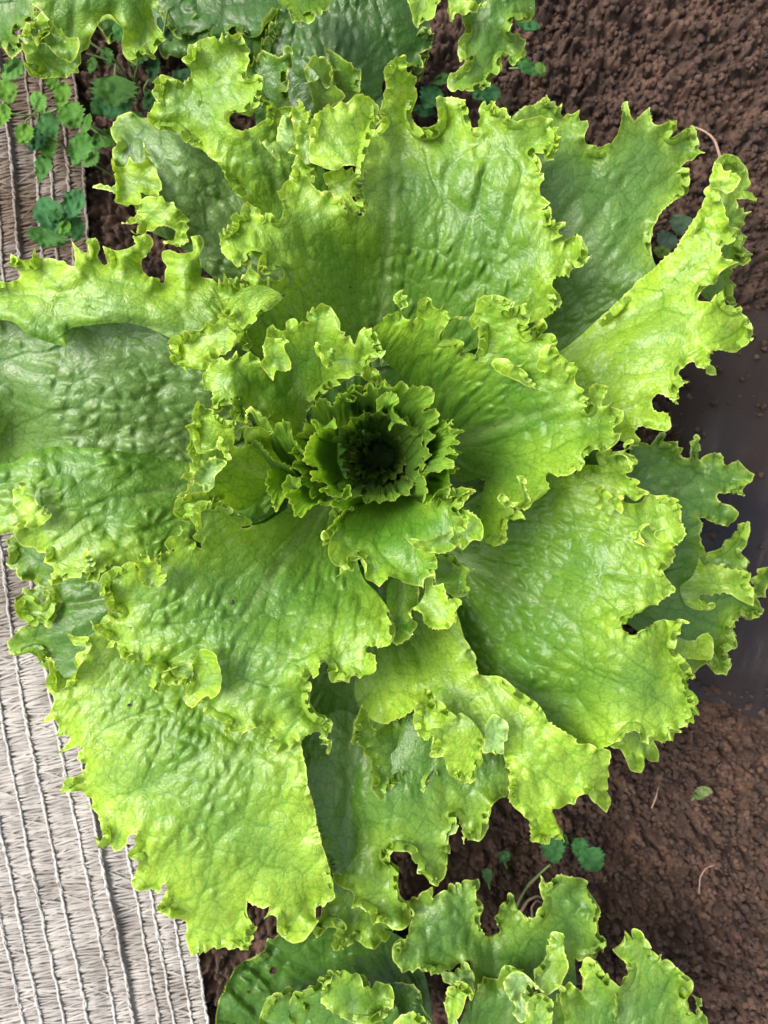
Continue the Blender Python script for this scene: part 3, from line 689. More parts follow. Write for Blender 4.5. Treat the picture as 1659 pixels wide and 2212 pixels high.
# top left, upper
Lf(dict(s='00: V 1275,980 1275,1010 1290,1060 1350,1110 1420,1135 1500,1130 1560,1170 1600,1220 01: 0,1250 60,1290 150,1350 250,1440 300,1550 360,1640 430,1730 H 500,1900 800,2212 11: 1200,400 01: 1300,1900 1100,1300 1090,1150 V 1060,1060 1070,1010 1000,950 960,910 920,870 930,930 890,935 875,960 870,925 760,960 720,960 690,940 680,890 650,870 610,830 600,860 640,920 650,980 630,1040 580,1080 510,1110 440,1135 360,1120 330,1060 340,1020 400,985 500,960 560,910 600,830 615,740 605,655 540,645 480,655 455,650 470,590 500,540 490,490 495,420 460,370 420,305 340,297 260,305 200,345 130,350 110,375 60,380 0,370 -35,440 -45,500 -80,535 -60,560 -20,620 5,640 00: 1659,670 1620,675 1570,700 1550,690 1500,665 1440,650 1380,655 1350,690 1345,760 1335,830 1360,870 1350,915 1310,930',
        zc=[(330,250,108),(350,180,114),(420,120,124),(510,90,126),(550,180,124),(520,250,120),(450,230,112),(380,290,104),(620,270,122),(560,350,104),(650,330,112),(520,420,92),(620,440,84),(680,560,66)], base=(760,700), tip=(460,130), tone=(-.02,.0,.15), seed=29, ruf=.7, edgeL=52, blis=.8, curls=[(500,262,26,170,14),(570,235,22,-90,10)]),
   dict(s='01: V 585,1237 640,1250 720,1270 735,1180 750,1080 810,990 875,955 870,1060 890,1150 895,1220 875,1280 830,1330 775,1335 755,1385 700,1330 630,1290',
        zc=[(570,315,128),(620,310,130),(620,260,128)], base=(640,360), tip=(600,250), tone=(.1,0,.1), seed=30, cup=-3.0, ruf=.2, edgeL=16, blis=.3, under=.5),
   dict(s='01: V 900,930 950,925 1000,960 1015,1030 990,1080 940,1060 890,1065 930,1105 1020,1120 1060,1200 1040,1400 H 1000,1420 V 900,1350 830,1335 880,1290 900,1200 880,1080 870,1000',
        zc=[(640,240,132),(670,270,134),(650,330,130)], base=(670,380), tip=(650,240), tone=(.15,0,.1), seed=31, cup=3.0, ruf=.3, edgeL=22, blis=.3),
   label='upright leaf with a tall rounded lobe at the upper left')
# bottom left, big sunlit
Lf(dict(s='20: H 1500,1500 1300,900 900,900 V 800,1060 765,1080 770,1140 745,1195 700,1205 665,1225 670,1290 660,1380 600,1420 500,1350 480,1300 400,1250 430,1290 430,1370 415,1440 420,1530 450,1590 460,1650 430,1730 360,1825 430,1800 460,1795 500,1840 500,1870 470,1940 520,1935 600,1920 610,1950 580,2000 480,2095 560,2070 650,2035 715,2035 680,2080 662,2135 700,2160 740,2180 735,2212 30: 695,35 720,60 660,70 590,90 545,140 525,225 600,205 680,205 740,245 800,290 795,320 700,330 790,355 840,400 860,470 880,560 880,620 830,680 900,620 945,630 965,680 995,725 1050,700 1095,660 1105,600 1150,570 1185,570 1170,610 1185,625 1130,710 1100,745 1150,770 1190,770 1205,810 1190,870 1160,930 1140,990 1160,1050 1230,1065 1310,1045 1340,1055 1370,1085 1395,1050 1400,1010 1430,985 1450,1040 1420,1090 1380,1170 1345,1225 1420,1250 1480,1300 1560,1295 1600,1330 1610,1420 1605,1500 1625,1570 1659,1600 31: 50,1595 130,1570 230,1550 300,1560 380,1555 475,1565 510,1490 530,1420 565,1390 520,1320 480,1240 475,1140 500,1160 560,1190 620,1205 670,1190 650,1250 615,1325 680,1270 725,1290 730,1360 735,1410 790,1460 850,1500 900,1512 960,1490 1010,1440 1050,1380 1095,1325 1070,1260 1080,1170 1130,1180 1190,1130 1240,1100 1230,1030 1170,820 1120,650 1080,500 1050,330 1000,150 990,0 21: 960,2100 930,1900 H 900,1300 700,900 200,900',
        zc=[(130,1430,106),(110,1560,100),(130,1700,98),(220,1830,98),(330,1920,94),(450,2040,88),(600,2000,90),(720,1930,96),(300,1600,112),(400,1750,112),(560,1750,112),(640,1650,114),(500,1500,100),(350,1440,102),(640,1450,84),(700,1900,102),(690,1700,114)], base=(760,1180), tip=(330,1950), tone=(.12,0,.05), band=.02, frl=.45, seed=33, ruf=.62, edgeL=95, blis=1.05, curl=.45, curls=[(190,1395,30,160,16),(175,1690,26,-100,12),(340,1880,26,140,14),(600,1950,30,70,12),(720,1930,26,120,14)]),
   dict(s='20: V 590,1050 640,1070 720,1085 765,1080 775,1140 770,1200 720,1290 690,1360 660,1450 600,1520 520,1560 590,1460 650,1380 665,1290 665,1225 700,1205 745,1195 735,1160 680,1150 650,1155 630,1120',
        zc=[(160,1370,118),(190,1390,120),(150,1480,112)], base=(220,1450), tip=(170,1370), tone=(.4,0,0), seed=34, cup=-3.0, ruf=.2, edgeL=30, blis=.2),
   label='largest leaf, sunlit lime at the bottom left, over the woven cover')
# lower right, big
Lf(dict(s='13: V 0,1870 60,1820 130,1805 240,1815 H 240,1760 V 300,1720 400,1700 450,1640 510,1600 480,1650 430,1680 450,1710 500,1730 540,1770 500,1810 490,1860 440,1870 450,1910 510,1930 530,1990 610,2040 560,2080 510,2110 400,2060 390,2120 460,2140 560,2120 620,2050 700,2070 760,2065 850,2100 910,2212 23: 905,0 915,90 945,150 940,200 890,265 820,300 850,370 830,420 790,480 740,510 760,560 800,600 865,670 800,720 720,750 700,790 620,800 540,860 430,930 390,1010 460,1050 600,990 800,930 890,930 950,940 910,1010 870,1090 860,1180 920,1260 990,1370 1025,1435 935,1435 940,1500 1000,1550 1025,1650 1025,1750 990,1800 930,1860 810,1880 800,1980 730,1960 620,1940 610,2010 560,1990 520,1890 470,1890 400,1960 280,2010 250,2030 H 22: 1600,2050 1300,1900 900,1600 700,1200 500,700 400,300 12: 900,2000 1300,1800',
        zc=[(1250,1010,126),(1380,1060,130),(1460,1130,130),(1440,1280,132),(1480,1440,126),(1490,1530,122),(1400,1590,124),(1320,1610,124),(1300,1250,126),(1330,1450,132),(1200,1150,110),(1100,1230,92),(1150,1400,100),(1240,1500,100),(1290,1580,112),(1000,1180,72),(1050,1350,80)], base=(900,1150), tip=(1420,1450), tone=(.0,0,.12), band=.40, seed=36, ruf=.75, edgeL=80, blis=1.35, curls=[(1370,1140,24,150,14),(1370,1345,34,160,16),(1450,1470,26,150,14)]),
   dict(s='23: V 290,2030 380,2050 430,2130 470,2230 560,2250 580,2110 640,2150 710,2150 715,2080 680,1990 760,1995 850,1960 905,1885 820,1870 H 600,1850 400,1900',
        zc=[(1330,1620,108),(1400,1650,98),(1450,1580,108)], base=(1380,1500), tip=(1400,1660), tone=(.0,0,.2), seed=37, ruf=.8, edgeL=30),
   dict(s='23: V 475,205 520,150 590,110 655,107 690,180 740,280 800,320 840,290 890,260 930,210 900,100 H 800,20 700,60 V 640,100 560,180 575,250 640,285 560,290 500,250',
        zc=[(1380,1150,138),(1440,1180,138),(1440,1120,138)], base=(1400,1080), tip=(1440,1190), tone=(.3,0,0), seed=38, cup=-3.0, ruf=.3, edgeL=24, blis=.3),
   dict(s='13: V 175,1700 230,1680 320,1685 385,1695 430,1600 480,1590 440,1650 450,1700 530,1770 485,1860 460,1800 430,1740 370,1715 300,1740 260,1790 300,1840 H 200,1800',
        zc=[(1300,985,134),(1360,980,136),(1350,1010,134)], base=(1300,1040), tip=(1350,970), tone=(.3,0,0), seed=39, cup=-3.0, ruf=.3, edgeL=22, blis=.3),
   dict(s='13: V 150,2030 210,1985 270,2030 300,2080 270,2140 310,2110 390,2070 400,2180 380,2230 330,2190 H 300,2240 V 200,2180 160,2150 190,2090',
        zc=[(1290,1070,136),(1330,1085,136),(1300,1100,134)], base=(1330,1130), tip=(1300,1060), tone=(.25,0,.1), seed=40, cup=3.0, ruf=.3, edgeL=22, blis=.3),
   label='large blistered leaf spreading to the lower right')
# right leaf, with its far layer
Lf(dict(s='03: H 1000,2200 V 1100,1900 1160,1600 1190,1500 1200,1410 1240,1350 1310,1335 1400,1365 1460,1430 1490,1520 1500,1605 1480,1660 1500,1690 1560,1720 1575,1750 1480,1730 1390,1715 1385,1810 1450,1795 1445,1840 1505,1830 1440,1960 1470,2075 1430,2120 1500,2180 13: 1440,-20 1505,5 1450,90 1360,90 1350,110 1370,230 1365,310 1385,430 1350,445 1300,380 H 1200,400 1000,200',
        zc=[(1550,380,100),(1620,420,92),(1600,520,88),(1590,640,84),(1520,560,100)], base=(1380,700), tip=(1590,420), tone=(-.05,.12,.2), seed=41, ruf=.6, edgeL=40),
   dict(s='13: H -300,1000 0,720 V 180,560 430,330 560,200 680,100 790,0 03: 840,2180 900,2080 960,2000 1020,1900 1070,1820 1100,1740 1115,1690 1110,1640 1190,1595 1220,1640 1260,1750 1270,1850 1290,1930 1405,2000 1340,2080 1260,2130 1250,2212 13: 1290,20 1400,60 1290,110 1230,165 1235,205 1160,250 1070,320 1070,370 1150,395 1220,340 1280,280 1300,400 1370,450 1435,430 1450,490 1510,570 1530,650 1500,730 1430,800 1370,830 1350,840 1290,825 1200,810 1170,850 1170,930 1210,980 1220,1030 1170,1030 1120,990 1060,960 1020,930 960,935 890,1020 890,1050 980,1085 870,1150 870,1180 890,1215 850,1240 885,1285 820,1240 770,1200 710,1190 660,1250 655,1300 720,1350 805,1370 830,1485 780,1510 690,1510 610,1480 540,1475 510,1510 530,1580 540,1640 480,1640 H 400,1600 200,1600 -200,1300',
        zc=[(1530,420,124),(1560,480,124),(1440,560,106),(1340,660,96),(1240,740,86),(1600,560,120),(1620,720,116),(1590,750,116),(1540,650,126),(1470,780,124),(1420,900,122),(1370,960,118),(1400,720,116),(1300,850,106),(1130,820,66),(1480,640,118)], base=(1050,880), tip=(1560,560), tone=(.16,0,.05), band=.15, curl=.6, frl=.6, seed=43, ruf=.7, edgeL=92, blis=.9),
   dict(s='03: V 1200,1400 1240,1400 1270,1460 1400,1510 1420,1550 1390,1600 1340,1660 1290,1680 1240,1660 1180,1620 H 1150,1560 V 1180,1480',
        zc=[(1560,370,132),(1590,400,136),(1560,410,132)], base=(1530,420), tip=(1590,390), tone=(.5,0,0), seed=44, cup=-3.0, ruf=.2, edgeL=30, blis=.2),
   label='tall lime leaf reaching to the upper right, folded along its left side')
# bottom right of centre
Lf(dict(s='22: H 640,900 500,650 100,900 -200,1300 -250,1600 -100,1800 V 0,1830 80,1790 150,1770 230,1720 290,1655 265,1780 270,1870 300,1930 345,1965 440,1925 430,1980 400,2070 400,2110 525,2110 530,2170 550,2212 32: 560,40 640,100 700,130 790,80 800,0 22: 820,2170 855,2130 840,2090 960,2085 1030,2090 1050,2212 32: 1060,0 1080,180 1085,270 1130,360 1200,410 1240,440 1260,500 1270,580 1265,630 1340,640 1420,655 1450,600 1500,585 1560,640 1520,540 1470,420 1440,345 1500,320 1600,310 1650,290 1659,230 33: 0,240 60,210 120,230 180,310 260,385 305,310 275,200 285,40 23: 285,2150 275,2060 200,2040 100,2000 0,1990 22: 1650,1960 1560,1900 1400,1790 1380,1730 1330,1660 1180,1560 1000,1420 820,1400 780,1230 700,1100',
        zc=[(990,1370,98),(1060,1460,108),(1130,1520,116),(1230,1600,120),(1310,1640,116),(1300,1730,110),(1200,1790,104),(1130,1700,116),(1100,1600,118),(1000,1560,116),(950,1600,122),(1010,1680,114),(900,1560,112),(880,1450,92),(820,1560,96),(880,1330,70)], base=(880,1200), tip=(1200,1700), tone=(.14,0,.03), band=.35, frl=.6, seed=46, ruf=.7, edgeL=85, blis=1.1, curl=.8, curls=[(1255,1640,24,170,14),(1060,1540,30,110,12)]),
   dict(s='21: V 1470,1660 1410,1810 1400,1880 1380,2000 1450,2005 1480,2060 1520,2100 1550,2150 1560,2212 31: 1540,30 1560,80 1545,180 1580,230 1640,295 32: 0,265 50,210 90,140 150,100 215,90 250,130 270,180 300,235 350,190 370,130 410,97 480,95 530,100 H 560,40 22: 550,2000 300,1850 V 200,1760 100,1790 0,1835 21: 1610,1870 1560,1880 1520,1780',
        zc=[(770,1550,112),(800,1600,104),(860,1600,88),(880,1680,92),(830,1700,96),(950,1680,90)], base=(960,1560), tip=(800,1680), tone=(-.1,.12,.25), seed=47, ruf=.5, edgeL=34, blis=.9),
   dict(s='22: V 345,1520 400,1530 430,1590 430,1630 550,1690 590,1740 690,1750 H 800,1850 V 860,1960 840,2090 855,2130 790,2212 32: 790,80 700,130 640,100 560,40 22: 530,2170 525,2110 400,2110 400,2070 430,1980 440,1925 345,1965 300,1930 270,1870 265,1780 290,1655 350,1600',
        zc=[(920,1500,126),(920,1570,126),(1000,1600,124),(1010,1670,118),(950,1650,120)], base=(1030,1540), tip=(930,1600), tone=(.35,0,0), seed=48, ruf=.5, edgeL=44, blis=.4),
   dict(s='22: V 850,2085 870,1950 880,1830 950,1750 1000,1770 1070,1840 1065,1950 1040,2000 1035,2090 940,2082',
        zc=[(1060,1550,130),(1090,1590,128),(1060,1630,122)], base=(1070,1640), tip=(1070,1545), tone=(.0,0,.1), seed=49, ruf=.3, edgeL=14, blis=.3, under=.75),
   label='yellow green leaf with a pale upturned tab, lower right of centre')
# top leaf
Lf(dict(s='11: H 600,900 450,700 V 350,565 300,545 285,515 225,530 245,500 260,450 240,400 235,330 210,235 265,225 290,165 340,190 390,195 420,230 440,260 420,185 455,165 480,110 485,40 510,60 530,110 560,150 600,200 640,200 650,190 690,220 750,225 800,170 770,120 720,105 690,140 670,145 610,140 580,120 580,60 595,0 500,10 490,20 440,70 380,65 330,30 300,0 01: 250,2150 245,2080 255,2020 290,1980 340,1930 360,1850 400,1855 440,1850 440,1790 480,1735 530,1780 585,1820 590,1860 620,1880 655,1835 690,1870 750,1890 790,1860 800,1800 770,1720 740,1670 770,1640 790,1600 830,1560 850,1480 870,1400 895,1350 940,1370 1000,1410 1040,1440 1070,1480 1060,1540 1040,1560 990,1520 1030,1580 1080,1640 1120,1660 1160,1650 1230,1700 1300,1710 1330,1790 1380,1840 1430,1850 H 1450,1800 V 1450,1600 1480,1400 1500,1250 1560,1150 1640,1015 1620,990 02: -20,900 10,800 20,750 10,650 30,560 80,500 160,455 195,510 195,600 210,640 275,710 265,770 285,840 265,890 240,930 245,1000 270,1080 310,1130 380,1135 440,1110 465,1050 465,950 450,835 540,835 620,835 690,870 730,940 740,1000 790,1110 815,1110 810,1060 830,1030 815,970 840,910 945,875 965,940 1010,935 1060,990 1110,1040 1170,1045 1280,1030 1380,1010 1430,1050 1470,1100 1500,1190 1520,1250 1500,1310 1440,1380 1400,1380 1380,1330 1290,1330 1340,1380 1360,1430 1340,1500 1370,1500 1375,1560 1340,1610 1350,1680 1400,1720 1435,1755 1390,1790 1345,1815 1440,1805 1435,1870 1430,1910 1470,1920 1560,1915 1540,1970 1510,2010 1530,2080 1600,2080 1659,2040 03: 20,2020 60,2070 100,2140 105,2212 13: 60,70 0,105 12: 1659,100 1620,120 1600,190 1560,150 1545,130 1560,175 1470,190 1450,230 1470,330 1520,380 1535,410 1490,450 1430,510 H 1200,600 900,750 500,900 0,950 11: 1400,1000 1100,1000',
        zc=[(480,520,136),(600,440,132),(640,350,134),(720,420,128),(770,470,120),(820,300,112),(860,160,128),(950,220,116),(1060,230,124),(1180,300,126),(1190,400,126),(1250,540,122),(1200,640,116),(900,400,110),(1000,400,114),(1050,550,108),(900,600,90),(800,600,86),(810,720,62),(650,560,116),(540,620,140),(700,640,96)], base=(815,860), tip=(860,230), tone=(-.02,0,.15), band=.42, seed=51, ruf=.65, edgeL=66, blis=1.1, curls=[(600,450,26,150,14),(1060,260,20,150,12),(1130,390,28,170,14),(1215,490,20,150,10),(590,590,22,140,12)]),
   dict(s='01: V 1460,1860 1450,1780 1400,1720 1370,1660 1380,1590 1430,1540 1440,1490 1390,1440 1300,1430 1230,1470 1100,1440 1020,1390 1015,1300 1020,1200 1020,1100 1060,1010 1100,980 1170,920 1280,890 1400,860 1480,850 1490,880 1550,860 1610,930 1610,1010 1640,1020 1600,1090 1540,1220 1510,1320 1495,1450 1480,1600 1490,1750 1500,1850',
        zc=[(680,330,142),(690,260,146),(780,220,142),(810,250,136),(780,330,138),(770,380,140),(770,450,130)], base=(800,420), tip=(700,270), tone=(.22,0,.06), seed=52, ruf=.5, edgeL=60, blis=.7, curls=[(740,362,28,-70,10)]),
   dict(s='01: V 1130,1500 1200,1470 1300,1440 1390,1440 1440,1500 1400,1600 1370,1660 1400,1720 1450,1800 1440,1850 1400,1840 1340,1790 1300,1710 1240,1700 1180,1600',
        zc=[(700,370,126),(760,400,130),(770,450,126)], base=(790,430), tip=(720,380), tone=(.3,0,0), seed=53, cup=3.0, ruf=.2, edgeL=24, blis=.2, lift=-3),
   dict(s='11: V 285,510 300,600 340,650 380,680 410,760 450,800 485,822 520,770 490,700 480,640 500,640 560,560 700,450 H 800,350 600,250 350,350',
        zc=[(490,700,140),(530,740,134),(540,700,138),(560,650,142),(500,660,142)], base=(640,640), tip=(500,730), tone=(.3,0,0), seed=54, ruf=.5, edgeL=46, blis=.3, curls=[(530,750,22,140,12)]),
   dict(s='11: V 240,540 200,585 130,585 110,620 40,630 0,670 10: 1630,670 1590,640 1550,690 1490,720 1470,790 1490,870 1520,940 1590,960 1625,1030 11: -20,990 60,1000 110,995 150,960 180,910 280,840 400,760 480,650 H 600,560 400,480',
        zc=[(380,740,126),(420,720,132),(460,700,136),(430,790,126),(520,700,134)], base=(600,660), tip=(390,750), tone=(.3,0,0), seed=55, ruf=.6, edgeL=44, blis=.4, curls=[(440,790,24,140,12)]),
   label='broad upright leaf at the top with a big flap folded over its middle')
# lower left, inner
Lf(dict(s='21: V 0,230 75,315 90,290 40,250 10,130 0,60 20,-50 100,-90 200,-80 300,-70 370,-10 440,10 500,50 525,95 500,130 430,125 H 600,100 900,-60 1300,0 1400,300 1500,600 1600,700 22: 0,780 V 40,850 45,910 85,970 90,1050 60,1120 0,1168 21: 1640,1170 1560,1160 1500,1190 1500,1210 1560,1230 1590,1310 1590,1360 1530,1395 1480,1400 1450,1435 1410,1410 1370,1430 1358,1475 1300,1455 1210,1460 1190,1390 1165,1310 1140,1280 1110,1320 1100,1380 1020,1420 950,1418 1000,1440 1025,1480 1020,1640 1060,1720 1100,1760 1150,1770 1200,1830 1190,1900 1150,1950 1190,1960 1190,2055 1120,2000 1090,1920 1040,1905 950,1960 945,1995 860,2040 740,2072 690,2020 670,1950 690,1900 700,1840 640,1820 560,1860 500,1880 450,1900 415,1965 430,1890 370,1880 310,1880 300,1930 265,1890 290,1830 150,1760 70,1640 10,1690 20: 1620,1660 1610,1560 1620,1480 1520,1490 1450,1490 1405,1440 1400,1370 1390,1440 1340,1555 1380,1400 1300,1290 1200,1290 1130,1285 1050,1250 1015,1170 1010,1110 960,1170 905,1175 960,1120 850,1060 800,1010 785,950 850,970 900,970 940,900 950,850 1030,860 935,830 920,760 900,690 870,750 880,640 900,540 960,500 1050,470 1110,430 1180,430 1210,400 1270,400 1330,410 1340,370 1430,350 1470,350 1440,310 1410,270 1440,230 1480,210 1560,200 1590,170 1565,110 1600,150 1659,230',
        zc=[(470,1110,150),(380,1180,146),(250,1250,136),(260,1370,130),(360,1480,128),(420,1520,128),(530,1570,130),(620,1610,126),(700,1580,126),(760,1460,136),(830,1380,138),(640,1420,132),(500,1420,132),(380,1320,132),(500,1250,124),(600,1320,120),(700,1280,112),(620,1180,104),(700,1130,78),(760,1200,92)], base=(720,1060), tip=(430,1460), tone=(-.03,0,.12), frl=1.15, seed=57, ruf=.65, edgeL=64, blis=1.2, curls=[(520,1130,24,160,14),(500,1500,26,-60,12),(690,1450,24,150,14),(510,1570,22,130,12)]),
   dict(s='20: V 1185,430 1190,380 1210,365 1270,385 1310,415 1345,405 1340,440 1400,500 1430,550 1410,610 1370,640 1310,650 1240,630 1195,570 1215,520',
        zc=[(305,1200,152),(350,1230,148),(330,1265,142)], base=(330,1280), tip=(310,1200), tone=(.35,0,0), seed=58, cup=3.0, ruf=.2, edgeL=26, blis=.2),
   dict(s='21: V 0,1390 30,1290 90,1182 140,1188 210,1230 225,1290 260,1400 250,1520 180,1600 110,1610 60,1640 0,1690 20: 1620,1660 1615,1550 1625,1440',
        zc=[(440,1410,140),(470,1460,144),(430,1510,134)], base=(500,1440), tip=(420,1500), tone=(.2,0,0), seed=59, cup=3.0, ruf=.3, edgeL=26, blis=.3),
   dict(s='20: V 1410,1430 1430,1370 1500,1320 1560,1320 1600,1310 1659,1310 21: 10,1350 0,1450 20: 1620,1490 1540,1470 1520,1400 1500,1330 1460,1400',
        zc=[(360,1460,140),(400,1440,144),(390,1470,140)], base=(420,1450), tip=(360,1450), tone=(.35,0,0), seed=60, cup=-3.0, ruf=.2, edgeL=22, blis=.2),
   label='inner leaf spreading to the lower left with small curled pockets')
# right, inner
Lf(dict(s='12: V 0,545 50,495 100,500 150,475 150,450 100,430 80,370 90,320 130,307 180,350 205,420 160,470 175,530 200,565 240,550 280,560 290,460 320,370 385,357 420,430 485,470 510,420 525,480 590,530 685,522 600,560 530,620 505,725 640,720 690,790 740,860 780,890 820,800 820,720 830,620 770,615 750,560 725,540 780,510 800,460 810,400 870,350 970,332 1040,350 1100,395 1115,400 1110,440 1060,480 1200,425 1230,500 1260,555 1215,600 1230,680 1270,650 1300,600 1355,560 1385,620 1400,640 1380,670 1430,670 1495,740 1470,790 1510,850 1560,920 1640,935 1640,990 1659,1080 13: 0,1100 40,1180 95,1260 70,1300 110,1320 100,1220 110,1150 160,1110 280,1140 240,1220 215,1300 250,1300 290,1250 340,1300 410,1370 390,1430 320,1490 330,1530 385,1530 370,1590 310,1650 240,1690 150,1680 95,1720 60,1800 40,1840 0,1850 12: 1640,1870 1500,1900 1400,1885 1380,1930 1410,1990 1395,2040 1330,2100 1275,2130 1260,2165 1180,2180 1120,2165 1100,2212 22: 1215,35 1120,65 1085,50 1060,130 1045,260 970,290 890,270 850,220 H 840,-60 12: 880,1900 650,1950 450,1600 300,1200 0,900 -200,700',
        zc=[(860,660,138),(960,660,142),(1060,660,146),(1130,700,146),(1200,770,148),(1290,800,144),(1340,890,138),(1290,960,142),(1250,970,148),(1150,1080,142),(1070,1160,138),(950,760,122),(1060,800,126),(1150,880,128),(1200,950,132),(1050,950,96),(1000,1020,76),(1080,1050,110),(900,800,108)], base=(960,960), tip=(1260,860), tone=(-.05,0,.08), frl=1.15, seed=62, ruf=.65, edgeL=56, blis=1.2, curls=[(960,730,20,120,12),(1020,770,20,140,12),(1120,830,28,120,14)]),
   dict(s='12: V 925,925 960,890 1000,885 1060,890 1110,935 1170,950 1250,885 1180,950 1110,940 1200,980 1240,1040 1280,1080 1310,1110 1430,1115 1435,1090 1400,1050 1360,1000 1325,960 1340,870 1380,800 1430,783 1480,820 1540,900 1600,950 H 1560,1100 V 1450,1150 1300,1145 1230,1120 1150,1080 1060,1040 980,1000',
        zc=[(1060,785,146),(1140,830,144),(1190,770,154),(1200,840,142)], base=(1180,880), tip=(1100,790), tone=(.2,0,.03), seed=63, cup=-3.0, ruf=.25, edgeL=30, blis=.3, curl=.5),
   dict(s='12: V 1150,1900 1200,1895 1230,1940 1215,1990 1240,2060 1270,2120 1240,2150 1180,2180 1120,2165 1060,2170 1010,2140 1000,2090 1020,2020 1040,2060 1100,2120 1160,2130 1200,2080 1180,2000',
        zc=[(1120,1030,146),(1100,1090,144),(1130,1080,142)], base=(1160,1060), tip=(1090,1080), tone=(.2,0,0), seed=64, cup=3.0, ruf=.3, edgeL=20, blis=.3),
   label='inner right leaf, fan of veins, folded lobes along its upper edge')
# upper left, inner
Lf(dict(s='11: V 160,1290 190,1210 150,1150 125,1170 100,1100 105,1010 170,930 260,880 300,900 380,820 385,880 450,840 520,840 560,870 600,930 620,880 610,780 650,700 650,620 690,600 740,640 815,650 820,570 850,545 890,545 930,610 960,575 1010,590 1005,485 1060,460 1130,435 1190,433 1230,490 1280,575 1280,640 1325,655 1300,700 1365,695 1385,750 1410,775 1430,700 1450,650 1490,625 1550,640 1600,700 1610,760 1655,820 1620,880 1560,900 1530,910 1540,960 1600,980 1640,1050 1630,1110 1600,1090 1520,1070 1430,1045 1300,1080 1200,1140 1100,1230 1020,1300 1000,1350 H 950,1500 900,1650 700,1600 V 690,1490 640,1420 560,1340 500,1310 480,1370 480,1420 350,1420 350,1350 370,1270 300,1280 220,1340 165,1320',
        zc=[(455,860,134),(450,800,136),(540,770,140),(600,740,138),(640,700,144),(700,670,148),(740,700,146),(800,720,148),(820,790,142),(720,830,122),(620,830,118),(560,850,122),(600,900,112),(650,890,96),(640,930,80),(510,890,134)], base=(670,950), tip=(620,720), tone=(-.12,0,.05), frl=1.15, seed=66, ruf=.6, edgeL=48, blis=1.0, curls=[(500,890,24,130,12),(590,780,26,120,12)]),
   dict(s='11: V 600,960 590,950 625,870 610,780 650,710 720,695 760,710 785,685 840,745 800,760 810,830 850,900 850,980 780,1000 735,990 700,1080 660,1030',
        zc=[(590,730,156),(610,740,156),(600,790,150),(620,810,146)], base=(630,840), tip=(590,730), tone=(.0,0,.0), seed=67, cup=3.0, ruf=.2, edgeL=22, blis=.3),
   dict(s='11: V 1065,745 1120,770 1140,810 1180,820 1225,780 1225,940 1165,970 1120,900 1065,810',
        zc=[(700,760,152),(720,780,150),(705,790,150)], base=(740,760), tip=(690,750), tone=(.1,0,0), seed=68, cup=-3.0, ruf=.2, edgeL=16, blis=.3),
   label='inner upper left leaf with veins fanning from the heart')
# left, inner
Lf(dict(s='11: V 170,1330 100,1300 50,1245 30,1300 0,1380 10,1440 -60,1465 -10,1560 -10,1620 -60,1660 -20,1700 -10,1800 -40,1860 -110,1910 -20,1945 40,1970 90,2030 0,2040 -60,2060 -140,2110 -155,2170 -130,2240 -90,2270 0,2280 20,2220 100,2160 200,2140 270,2130 H 400,2200 600,2100 800,1900 V 800,1650 720,1560 640,1500 600,1480 540,1480 470,1480 450,1540 470,1640 440,1660 370,1640 380,1580 370,1500 380,1430 260,1410',
        zc=[(430,880,146),(410,1000,146),(390,1080,144),(430,1110,140),(470,960,140),(500,940,144),(560,930,144),(480,1060,122),(540,1010,110),(600,980,100)], base=(680,1060), tip=(420,970), tone=(-.05,0,0), frl=1.15, seed=70, ruf=.8, edgeL=44, blis=.7, curls=[(520,950,24,150,12),(410,960,26,140,12)]),
   dict(s='11: V 40,1870 60,1820 140,1760 220,1745 290,1780 270,1840 210,1880 190,1940 190,1970 120,2040 90,2010 45,1960 10,1950 -60,2100 -110,2090 -40,2000 0,1920',
        zc=[(430,1020,154),(480,1000,156),(440,1060,150)], base=(480,1040), tip=(430,1010), tone=(.0,0,0), seed=71, cup=3.0, ruf=.2, edgeL=16, blis=.3, under=.35),
   dict(s='11: V 20,1620 100,1660 180,1660 215,1620 235,1560 310,1630 315,1670 345,1670 310,1700 350,1740 330,1770 270,1720 265,1690 210,1665 120,1700 40,1700',
        zc=[(430,970,152),(480,960,154),(470,980,152)], base=(460,990), tip=(470,950), tone=(.15,0,0), seed=72, cup=-3.0, ruf=.2, edgeL=16, blis=.3),
   dict(s='11: V 480,1320 500,1310 560,1340 640,1420 690,1490 680,1520 640,1540 610,1558 650,1530 660,1500 600,1430 540,1360 500,1340 490,1400 480,1450',
        zc=[(540,885,148),(580,920,148),(570,940,146)], base=(600,940), tip=(545,885), tone=(.2,0,0), seed=73, cup=-3.0, ruf=.1, edgeL=16, blis=.1),
   label='frilly inner leaf at the left of the heart')
